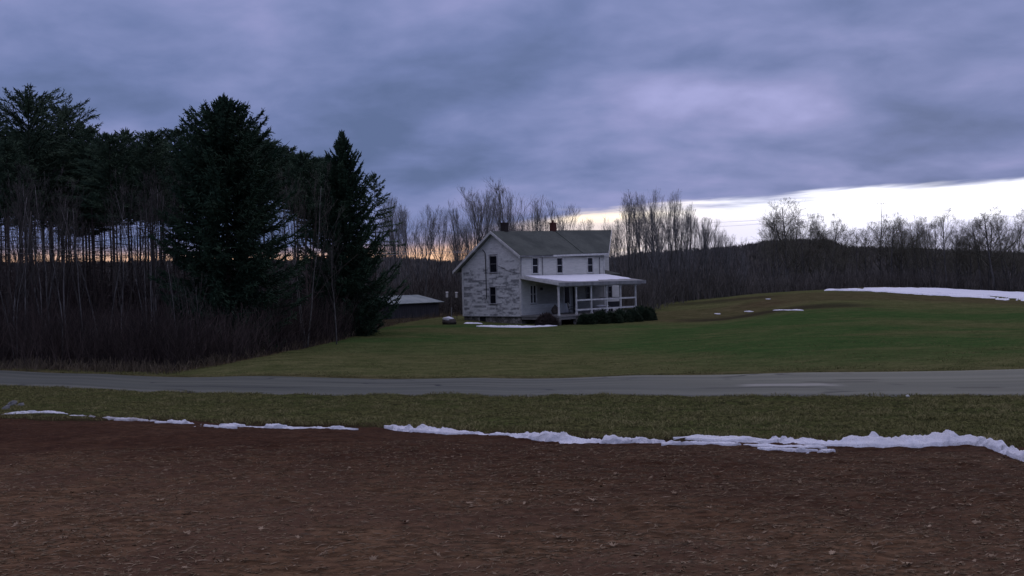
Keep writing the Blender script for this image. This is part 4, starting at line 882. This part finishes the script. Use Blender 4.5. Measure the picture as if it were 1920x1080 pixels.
for i in range(86):
    px = rs.uniform(-90, 625) if i < 40 else (rs.uniform(-90, 165) if i < 62 else rs.uniform(60, 330)); d = rs.uniform(82, 118); base = np.interp(px, [-90, 50, 200, 330, 420, 520, 620], [210, 235, 275, 275, 250, 285, 330]); l_, g_ = (LP1, GP1) if px < 430 else (LP2, GP2)
    if px > 500 and i % 2: continue
    plant('pine_tree', pines_hi[rs.randint(3)] if px > 190 or i % 3 == 0 else pines[rs.randint(6)], px, base + rs.uniform(5, 60), d, l_, 'tree', g_, wide=rs.uniform(.8, 1.05))
# young grey trees at the edge of the wood
young = [mats_for(bare_tree(80 + i, 9, ns, .38, .3, 12, (3, 3, 0), .065, .6, .0052, 5), 'bark_grey', 'twigs_dark') for i, ns in enumerate((1, 1, 2, 3, 1, 2))]
GY = 'bare young trees at the edge of the pine wood'; LY = 'slim leafless young tree at the dark edge of the pine wood'
plant('young_tree', young[3], 565, 300, 66, 'pale grey forked young tree in the gap between the two spruces', 'tree', rz=1.0, wide=.9)
plant('young_tree', young[0], 625, 430, 68, 'thin leaning pale young tree before the pointed spruce', 'tree').rotation_euler[1] = .10
plant('young_tree', young[3], 285, 300, 60, 'clump of pale grey stems left of the broad spruce', 'tree', rz=2.0, wide=.85)
for px, tp_, d in [(8, 330, 60), (34, 345, 57), (66, 320, 62), (85, 300, 66), (118, 345, 60), (150, 352, 58), (190, 345, 60), (262, 320, 64), (308, 330, 62), (-30, 320, 60),
                   (272, 340, 58), (485, 420, 68), (535, 380, 70), (660, 490, 82), (20, 420, 56), (110, 430, 56), (225, 440, 56), (330, 470, 56), (370, 510, 55)]:
    plant('young_tree', young[rs.randint(6)], px + rs.uniform(-4, 4), tp_ + rs.uniform(-12, 12), d, LY, 'tree', GY, wide=rs.uniform(.6, .95))
# bare hardwoods behind the house and along the hill
vase = [mats_for(bare_tree(100 + i, 13, ns, sp, f0, nb, (5, 4, 2), .16, up, .0062, 5), 'bark_far', 'twigs') for i, (ns, sp, f0, nb, up) in enumerate(((1, .44, .30, 13, .7), (2, .40, .32, 9, .7), (1, .38, .38, 13, .8), (3, .36, .32, 7, .7), (1, .48, .32, 13, .65), (2, .36, .36, 9, .8)))]
wide_ = [mats_for(bare_tree(120 + i, 12, ns, .72, f0, nb, (6, 5, 3), .18, .42, .0075, 5), 'bark_far', 'twigs_olive') for i, (ns, f0, nb) in enumerate(((1, .25, 15), (2, .25, 11), (1, .3, 15), (3, .2, 9)))]
zones = ((700, 856, 'bare hardwood behind the shed, between the spruces and the farmhouse', 'bare trees between spruces and farmhouse'),
         (856, 1000, 'bare hardwood rising behind the left half of the farmhouse roof', 'bare trees behind the left chimney'),
         (1000, 1146, 'low bare hardwood showing over the right half of the farmhouse roof', 'bare trees over the right half of the roof'),
         (1146, 1300, 'bare hardwood right beside the farmhouse, behind the porch end', 'bare trees behind the porch end'),
         (1300, 1425, 'bare hardwood standing below the bright cloud gap, right of the porch trees', 'bare trees halfway to the hill crest'),
         (1425, 1590, 'bare hardwood behind the left end of the snow field', 'bare trees behind the left end of the snow field'),
         (1590, 1810, 'broad bare hardwood behind the middle of the snow field', 'bare trees behind the middle of the snow field'),
         (1810, 2300, 'broad bare hardwood behind the right end of the snow field', 'bare trees behind the right end of the snow field'))
def zone(px):
    for a, b, l_, g_ in zones:
        if px < b: return l_, g_
    return zones[-1][2:]
plant('bare_tree', vase[3], 935, 330, 128, 'tall bare vase shaped tree directly behind the dark chimney', 'tree', wide=1.15)
plant('bare_tree', vase[4], 1232, 348, 136, 'tallest bare tree right of the farmhouse, crossing the bright cloud gap', 'tree', wide=1.0)
plant('bare_tree', wide_[0], 1474, 368, 178, 'round crowned bare tree on top of the dark wooded knoll', 'tree', wide=.9)
plant('bare_tree', wide_[2], 1862, 386, 172, 'spreading bare tree with a forked trunk near the far right', 'tree', wide=1.25)
lst = [(728, 372), (744, 366), (758, 380), (772, 376), (790, 384), (815, 385), (830, 388), (848, 380), (862, 366), (880, 350), (898, 346), (915, 350), (955, 345), (972, 355), (990, 370), (1006, 378), (1020, 380), (1042, 378), (1062, 388), (1086, 404), (1108, 410), (1130, 412),
       (1152, 398), (1176, 360), (1190, 354), (1206, 352), (1220, 358), (1250, 358), (1268, 368), (1288, 378), (1300, 398), (1318, 400), (1332, 410), (1345, 408), (1362, 425), (1380, 440), (1158, 400), (1184, 372), (1200, 368), (1242, 362), (1262, 380), (1276, 388), (1296, 404), (1310, 412), (1326, 418), (1340, 424), (1356, 432), (1370, 446)]
for px, tp_ in lst:
    l_, g_ = zone(px); plant('bare_tree', vase[rs.randint(6)], px, tp_ + rs.uniform(-6, 8), max(rs.uniform(122, 160), float(np.interp(px, [1146, 1220, 1300, 1400], [120, 128, 145, 158]))), l_, 'tree', g_, wide=rs.uniform(.65, .95))
for i in range(44):
    px = rs.uniform(700, 1400) if i < 24 else (rs.uniform(700, 1000) if i < 36 else rs.uniform(1146, 1300)); tp_ = np.interp(px, [700, 760, 850, 930, 1000, 1100, 1180, 1280, 1400], [400, 400, 415, 385, 405, 425, 395, 410, 470]) + rs.uniform(0, 65)
    l_, g_ = zone(px); plant('bare_tree', vase[rs.randint(6)], px, tp_, rs.uniform(162, 200) if px > 1250 else rs.uniform(134, 195), l_, 'tree', g_, wide=rs.uniform(.7, 1.0))
lst = [(1442, 398), (1462, 388), (1490, 386), (1508, 402), (1532, 400), (1556, 402), (1580, 425), (1604, 428), (1622, 412), (1648, 396), (1668, 404), (1690, 404), (1708, 400), (1728, 404), (1748, 398), (1772, 394), (1792, 415), (1816, 432), (1838, 410), (1850, 400), (1882, 398), (1902, 404), (1925, 385), (1960, 400), (2000, 390), (2060, 410)]
for px, tp_ in lst:
    l_, g_ = zone(px); plant('bare_tree', wide_[rs.randint(4)], px, tp_ + rs.uniform(-8, 4), rs.uniform(172, 200), l_, 'tree', g_, wide=rs.uniform(.7, 1.0))
for i in range(22):
    px = rs.uniform(1400, 2050); tp_ = rs.uniform(415, 480); l_, g_ = zone(px); plant('bare_tree', wide_[rs.randint(4)], px, tp_, rs.uniform(175, 212), l_, 'tree', g_, wide=rs.uniform(.9, 1.5))

# thickets: brush that nobody could count
def thicket(name, pts, hlo, hhi, mat, label, cat, seed, r=.012, br=3, lean=.25, tone=None):
    rs = np.random.RandomState(seed); n = len(pts); z = zt(pts[:, 0], pts[:, 1]); h = rs.uniform(hlo, hhi, n) * (1 + .3 * fbm(pts[:, 0], pts[:, 1], 3, 2, seed)); d = unit(np.c_[rs.normal(0, lean, (n, 2)), np.ones(n)])
    k = 5; Q = np.zeros((n, k, 3)); Q[:, 0] = np.c_[pts, z - .1]; dd = d
    for j in range(1, k): dd = unit(dd + rs.normal(0, .12, (n, 3)) + [0, 0, .05]); Q[:, j] = Q[:, j - 1] + dd * (h / (k - 1))[:, None]
    R = r * rs.uniform(.6, 1.5, n)[:, None] * np.linspace(1, .3, k); tn = rs.rand(n)
    mb = MB(); mb.tubes(Q, R, 3, tn)
    for b in range(br and 1):
        P1, R1 = grow(rs, Q, R, br, .25, 1.0, lambda t: .5 * (1.1 - t) + .12, .6, .3, 3, .7, .18); mb.tubes(P1, np.maximum(R1, r * .4), 3, np.repeat(tn, br))
    return tag(mb.build(name, MATS[mat]), label, cat, kind='stuff')
rs = np.random.RandomState(77)
n = 15000; xx = rs.uniform(-52, -4, n); off = rs.rand(n) ** 1.1 * 22 + .3; yy = wood_edge_y(xx) + off; pts = np.c_[xx, yy]
pts = pts[(pts[:, 0] / pts[:, 1] * F + 960 < 706)]
thicket('undergrowth', pts, .9, 3.4, 'thicket', 'dense dark leafless brush filling the foot of the pine wood', 'undergrowth', 5, .014, 5, .30)
n = 480; xx = np.where(rs.rand(n) < .30, rs.uniform(-52, -5, n), rs.uniform(-52, -28, n)); yy = wood_edge_y(xx) + rs.uniform(4, 46, n); k_ = xx / yy * F + 960 < 700; xx, yy = xx[k_], yy[k_]
thicket('saplings', np.c_[xx, yy], 4.0, 10.0, 'thicket', 'thin leafless stems crowding between the pine trunks', 'undergrowth', 6, .020, 6, .10)
n = 2800; xx = np.where(rs.rand(n) < .7, rs.uniform(-52, -5, n), rs.uniform(-52, -28, n)); yy = wood_edge_y(xx) + rs.uniform(20, 60, n); k_ = (xx / yy * F + 960 < 712) | (yy > 126); xx, yy = xx[k_], yy[k_]
thicket('saplings', np.c_[xx, yy], 2.4, 5.4, 'thicket', 'far leafless brush deep behind the pine trunks', 'undergrowth', 16, .035, 6, .18)
n = 9000; uu = rs.uniform(-.15, .60, n); dd = rs.uniform(0, 1, n) * 60 + np.interp(uu * F + 960, [660, 1000, 1150, 1220, 1300, 1400, 1560, 1640, 2000], [127, 118, 116, 121, 138, 149, 161, 169, 166])
thicket('undergrowth', np.c_[uu * dd, dd][uu * F + 960 < 1400], 2.0, 4.6, 'thicket_grey', 'grey brown leafless brush under the hardwoods beside and behind the farmhouse', 'undergrowth', 8, .030, 6, .16)
thicket('undergrowth', np.c_[uu * dd, dd][uu * F + 960 >= 1400], 1.2, 3.4, 'thicket_grey', 'grey brown leafless brush behind the snow field on the hill', 'undergrowth', 8, .030, 6, .16)
n = 1500; xx = rs.uniform(-27, -6, n); yy = wood_edge_y(xx) + rs.normal(0, .55, n)
thicket('tall_grass', np.c_[xx, yy], .25, .8, 'dry_grass', 'pale dry weeds along the edge between lawn and wood', 'grass', 9, .012, 2, .45)
n = 500; pa = P(1210, 590, 112); xx = rs.uniform(8, 26, n); yy = 118 + rs.normal(0, 4, n)
# evergreen shrubs along the porch
def shrub(seed, rx, ry, rz):
    rs = np.random.RandomState(seed); n = 2600; d = unit(rs.normal(0, 1, (n, 3))); d[:, 2] = np.abs(d[:, 2]) * 1.0 - .12; rad = (.55 + .45 * rs.rand(n) ** .5) * (1 + .45 * fbm(d[:, 0] * 2.2 + seed, d[:, 1] * 2.2 + d[:, 2] * 2, 1, 2, seed))
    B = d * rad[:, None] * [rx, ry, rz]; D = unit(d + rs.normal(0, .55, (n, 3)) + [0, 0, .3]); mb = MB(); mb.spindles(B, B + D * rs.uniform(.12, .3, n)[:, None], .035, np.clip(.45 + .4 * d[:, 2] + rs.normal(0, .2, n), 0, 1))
    st = MB(); m = 14; a = rs.rand(m) * 6.28; tp_ = np.c_[np.cos(a) * rx * .6, np.sin(a) * ry * .6, np.full(m, rz * .7)]; st.tubes(np.stack([tp_ * [.1, .1, 0] - [0, 0, .1], tp_ * [.5, .5, .6], tp_], 1), np.array([.03, .02, .01]), 4)
    return st, mb
GS = 'evergreen shrubs in front of the porch'
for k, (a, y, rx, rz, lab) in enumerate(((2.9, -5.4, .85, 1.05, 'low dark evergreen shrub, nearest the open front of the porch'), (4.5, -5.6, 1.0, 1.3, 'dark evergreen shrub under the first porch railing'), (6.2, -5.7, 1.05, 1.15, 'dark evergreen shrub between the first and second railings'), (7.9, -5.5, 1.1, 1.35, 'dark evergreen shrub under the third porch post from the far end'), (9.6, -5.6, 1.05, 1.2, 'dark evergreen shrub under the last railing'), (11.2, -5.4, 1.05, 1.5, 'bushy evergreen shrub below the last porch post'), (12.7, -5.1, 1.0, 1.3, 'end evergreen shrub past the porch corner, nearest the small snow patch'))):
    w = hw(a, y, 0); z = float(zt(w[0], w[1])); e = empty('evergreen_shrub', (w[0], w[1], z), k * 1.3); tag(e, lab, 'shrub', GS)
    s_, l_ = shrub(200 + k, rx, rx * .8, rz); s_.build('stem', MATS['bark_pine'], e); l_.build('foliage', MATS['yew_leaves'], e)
w = hw(-.6, -3.6, 0); e = empty('bush', (w[0], w[1], float(zt(w[0], w[1]))), 0); tag(e, 'dark reddish leafless bush at the near corner of the porch', 'bush')
s_, l_ = shrub(300, .95, .8, 1.05); s_.build('stem', MATS['bark_pine'], e); l_.build('twigs', MATS['thicket'], e)

# utility pole on the hill and wires
x, y, z = P(1655, 520, 215); z = float(zt(x, y)); top = P(1655, 377, 215); e = empty('utility_pole', (x, y, z), .5); tag(e, 'wooden utility pole with a crossarm among the hill trees', 'pole')
Hh = top[2] - z; mb = MB(); mb.tubes([[0, 0, -.5], [0, 0, Hh]], [[.07, .045]], 8); mb.build('shaft', MATS['pole_wood'], e); mb = MB(); mb.boxmm((-1.3, -.17, Hh - .60), (1.3, -.125, Hh - .53)); arm = mb.build('crossarm', MATS['pole_wood'], e)
for sx in (-1.25, 0.5, 1.25):
    mb = MB(); mb.tubes([[sx, -.15, Hh - .529], [sx, -.15, Hh - .36]], .04, 6); mb.build('insulator', MATS['rock'], arm)
def wire(a, b, sag, label, r, group):
    a = np.array(a); b = np.array(b); t = np.linspace(0, 1, 40)[:, None]; p_ = a + (b - a) * t; p_[:, 2] -= (sag * 4 * t * (1 - t))[:, 0]
    mb = MB(); mb.tubes(p_[None], r, 4); tag(mb.build('wire', MATS['wire']), label, 'wire', group)
gm = hw(-.08, 4.6, 6.2)
wire(P(-900, 432, 52), gm, .55, 'upper overhead wire crossing before the dark wood to the gable', .014, 'overhead wires before the wood')
wire(P(-900, 440, 52), gm + [0, 0, -.1], .70, 'lower overhead wire crossing before the dark wood to the gable', .014, 'overhead wires before the wood')
tp_ = np.array([x, y, z + Hh - .35])
wire(P(1150, 415, 170), tp_ + [-1.0, 0, 0], 1.6, 'upper wire running to the utility pole across the bright gap', .018, 'wires to the utility pole')
wire(P(1150, 423, 170), tp_ + [1.0, 0, 0], 1.9, 'lower wire running to the utility pole across the bright gap', .018, 'wires to the utility pole')
wire(tp_ + [1.0, 0, 0], P(2300, 410, 200), 1.6, 'wire running right from the utility pole', .018, 'wires to the utility pole')

# ------------------------------------------------------------------ grass, leaves and stones near the camera
rs = np.random.RandomState(99)
def blades(n, us, ds, h, w, zoff, tone, lean=.5):
    X = us * ds; Z = zt(X, ds) + zoff(X, ds); ang = rs.rand(n) * 6.28; ln = rs.normal(0, lean, (n, 2)); hh = h * rs.uniform(.5, 1.4, n)
    s = np.c_[np.cos(ang), np.sin(ang), 0 * ang] * (w * rs.uniform(.6, 1.4, n))[:, None]; b = np.c_[X, ds, Z - .03]; m = b + np.c_[ln * hh[:, None] * .35, hh * .6]; tpp = b + np.c_[ln * hh[:, None], hh * .95]
    V = np.stack([b - s, b + s, m + s * .8, m - s * .8, tpp], 1); i = np.arange(n)[:, None] * 5
    mb = MB(); tn = np.repeat(tone, 5); mb.add(V, i + np.array([0, 1, 2, 3]), tn); mb.f.setdefault(3, []).append(i + np.array([3, 2, 4])); return mb
n = 200000; us = rs.uniform(-.62, .62, n); tt = rs.rand(n) ** .9; a = d_edge(us); ds = a + .05 + (d_near(us) - a + .1) * tt
k_ = np.ones(n, bool)
for u_, a_, b_ in SNOW_AREAS[:8]:
    k_ &= ~((us > u_[0]) & (us < u_[-1]) & (ds > np.interp(us, u_, a_)) & (ds < np.interp(us, u_, b_)))
us, ds, tt = us[k_], ds[k_], tt[k_]; n = len(us); cl = fbm(us * ds, ds, .5, 3, 2)
mb = blades(n, us, ds, .062 * (1 + 1.3 * cl) * np.where(tt < .06, 1.4, 1), .0075, lambda x, y: .05 + .07 * fbm(x, y, .7, 3, 2), np.clip(.35 + .8 * cl + rs.normal(0, .25, n) + .25 * (tt < .05), 0, 1), .7)
tag(mb.build('grass', MATS['grass_blades']), 'short tufted olive grass on the verge between soil and road', 'grass', kind='stuff')
n = 120000; us = rs.uniform(-.5, .62, n); tt = rs.rand(n) ** 2.0; a = d_far(us); ds = a + .12 + 48 * tt; k_ = in_wood(us * ds, ds) < .5
us, ds = us[k_], ds[k_]; n = len(us); cl = fbm(us * ds, ds, 1.2, 3, 6)
mb = blades(n, us, ds, .05 * (1 + .8 * cl), .010, lambda x, y: .03 + .10 * fbm(x, y, 4, 3, 4), np.clip(.30 + .5 * cl + rs.normal(0, .15, n), 0, 1), .8)
tag(mb.build('grass', MATS['grass_blades']), 'short lawn grass beyond the road', 'grass', kind='stuff')
# leaves
LO = np.array([(0, -.5), (.10, -.28), (.38, -.30), (.22, -.08), (.50, .06), (.24, .14), (.30, .40), (.08, .30), (0, .55), (-.08, .30), (-.30, .40), (-.24, .14), (-.50, .06), (-.22, -.08), (-.38, -.30), (-.10, -.28)])
def leaf_batch(mb, X, Y, Z, size, tone, curl):
    n = len(X); a = rs.rand(n) * 6.28; tilt = rs.normal(0, .16, (n, 2)); ca, sa = np.cos(a)[:, None], np.sin(a)[:, None]; asp = rs.uniform(.55, 1.0, n)[:, None]
    lx = LO[None, :, 0] * size[:, None] * asp; ly = LO[None, :, 1] * size[:, None]; rr = lx ** 2 + ly ** 2
    lz = curl[:, None] * rr / size[:, None] * 2.2 + tilt[:, :1] * lx + tilt[:, 1:] * ly + rs.normal(0, .06, lx.shape) * size[:, None]
    V = np.stack([X[:, None] + lx * ca - ly * sa, Y[:, None] + lx * sa + ly * ca, Z[:, None] + lz], -1); C = np.stack([X, Y, Z + .004], -1)[:, None]
    V = np.concatenate([C, V], 1); k = len(LO); f = np.array([[0, 1 + j, 1 + (j + 1) % k] for j in range(k)]); i = np.arange(n)[:, None, None] * (k + 1)
    mb.add(V, (i + f[None]).reshape(-1, 3), np.repeat(tone, k + 1))
def soil_z(x, y): return zt(x, y) + soil_bumps(x, y, 0 * x)
n = 6500; uu = rs.uniform(-.6, .6, n); dd = 6.5 + 12.5 * rs.rand(n) ** 1.3; k_ = fbm(uu * dd, dd, 1.6, 3, 31) + .25 * rs.rand(n) > .02 ; uu, dd = uu[k_], dd[k_]; k_ = dd < d_edge(uu) * .92; uu, dd = uu[k_], dd[k_]; n = len(uu)
mb = MB(); X = uu * dd; leaf_batch(mb, X, dd, soil_z(X, dd) + .007, rs.uniform(.025, .075, n), np.clip(.15 + .85 * rs.beta(1.2, 2.8, n), 0, 1), np.abs(rs.normal(.10, .14, n)))
n = 26000; uu = rs.uniform(-.6, .6, n); dd = 6.5 + 14 * rs.rand(n) ** 1.2; k_ = dd < d_edge(uu) * .95; uu, dd = uu[k_], dd[k_]; n = len(uu); X = uu * dd; Z = soil_z(X, dd) + .006
a = rs.rand(n) * 3.14; d3 = np.c_[np.cos(a), np.sin(a) * .6, rs.normal(0, .15, n)] * rs.uniform(.02, .09, n)[:, None]; b0 = np.c_[X, dd, Z]
mb.spindles(b0 - d3, b0 + d3, rs.uniform(.003, .007, n), np.clip(.15 + .8 * rs.beta(1.3, 2.6, n), 0, 1))
tag(mb.build('leaf_litter', MATS['dead_leaf']), 'brown leaf and straw litter strewn over the dark soil', 'leaf litter', kind='stuff')
spots = [(330 + 960, 1030), (1130, 1032), (1150, 1028), (55 / 2, 990), (585, 968), (490, 1000), (605, 1043), (560, 1020), (1155, 893), (1045, 1010), (1080, 962), (1285, 1063), (1450, 1070), (1500, 905), (200, 1050), (410, 1062), (820, 1045), (940, 1010), (700, 1055), (1640, 1025), (1740, 990), (1830, 985), (1330, 960), (1230, 985), (1405, 1015), (1590, 960), (300, 940), (120, 1020), (760, 985), (880, 950), (1000, 925), (1110, 942), (1700, 1060), (1860, 1050), (640, 1010), (520, 940), (350, 1010), (1560, 1045), (1265, 930), (1770, 930)]
for i, (a, b) in enumerate(spots):
    g = ground_hit(a, b); mb = MB(); leaf_batch(mb, np.array([0.]), np.array([0.]), np.array([0.]), np.array([rs.uniform(.08, .12)]), np.array([rs.uniform(.55, .88)]), np.array([rs.uniform(.15, .5)]))
    o = mb.build('dead_leaf', MATS['dead_leaf'], loc=(g[0], g[1], float(soil_z(g[0:1], g[1:2])[0]) + .018)); tag(o, 'large curled pale tan dead leaf lying on the dark soil', 'leaf', 'large pale leaves on the soil')
# rocks at the far left end of the snow
for k, (a, b, r, lab) in enumerate(((24, 762, .11, 'pale upright rock in the grass edge at the far left'), (12, 770, .09, 'dark rock lowest of the three at the far left'), (40, 764, .08, 'small flat rock right of the pale upright one'))):
    g = ground_hit(a, b); mb = MB(); lump(mb, (0, 0, r * .5), (r * 1.5, r, r * .8), 400 + k, amp=.5); o = mb.build('rock', MATS['rock'], loc=tuple(g + [0, 0, .03]), smooth=True); o.rotation_euler = (0, -.4, .6); tag(o, lab, 'rock', 'rocks at the far left')
g = ground_hit(1702, 749); mb = MB(); lump(mb, (0, 0, .03), (.05, .04, .04), 410, amp=.3); tag(mb.build('rock', MATS['white_trim'], loc=tuple(g + [0, 0, .06]), smooth=True), 'single white pebble on the near edge of the road', 'rock')
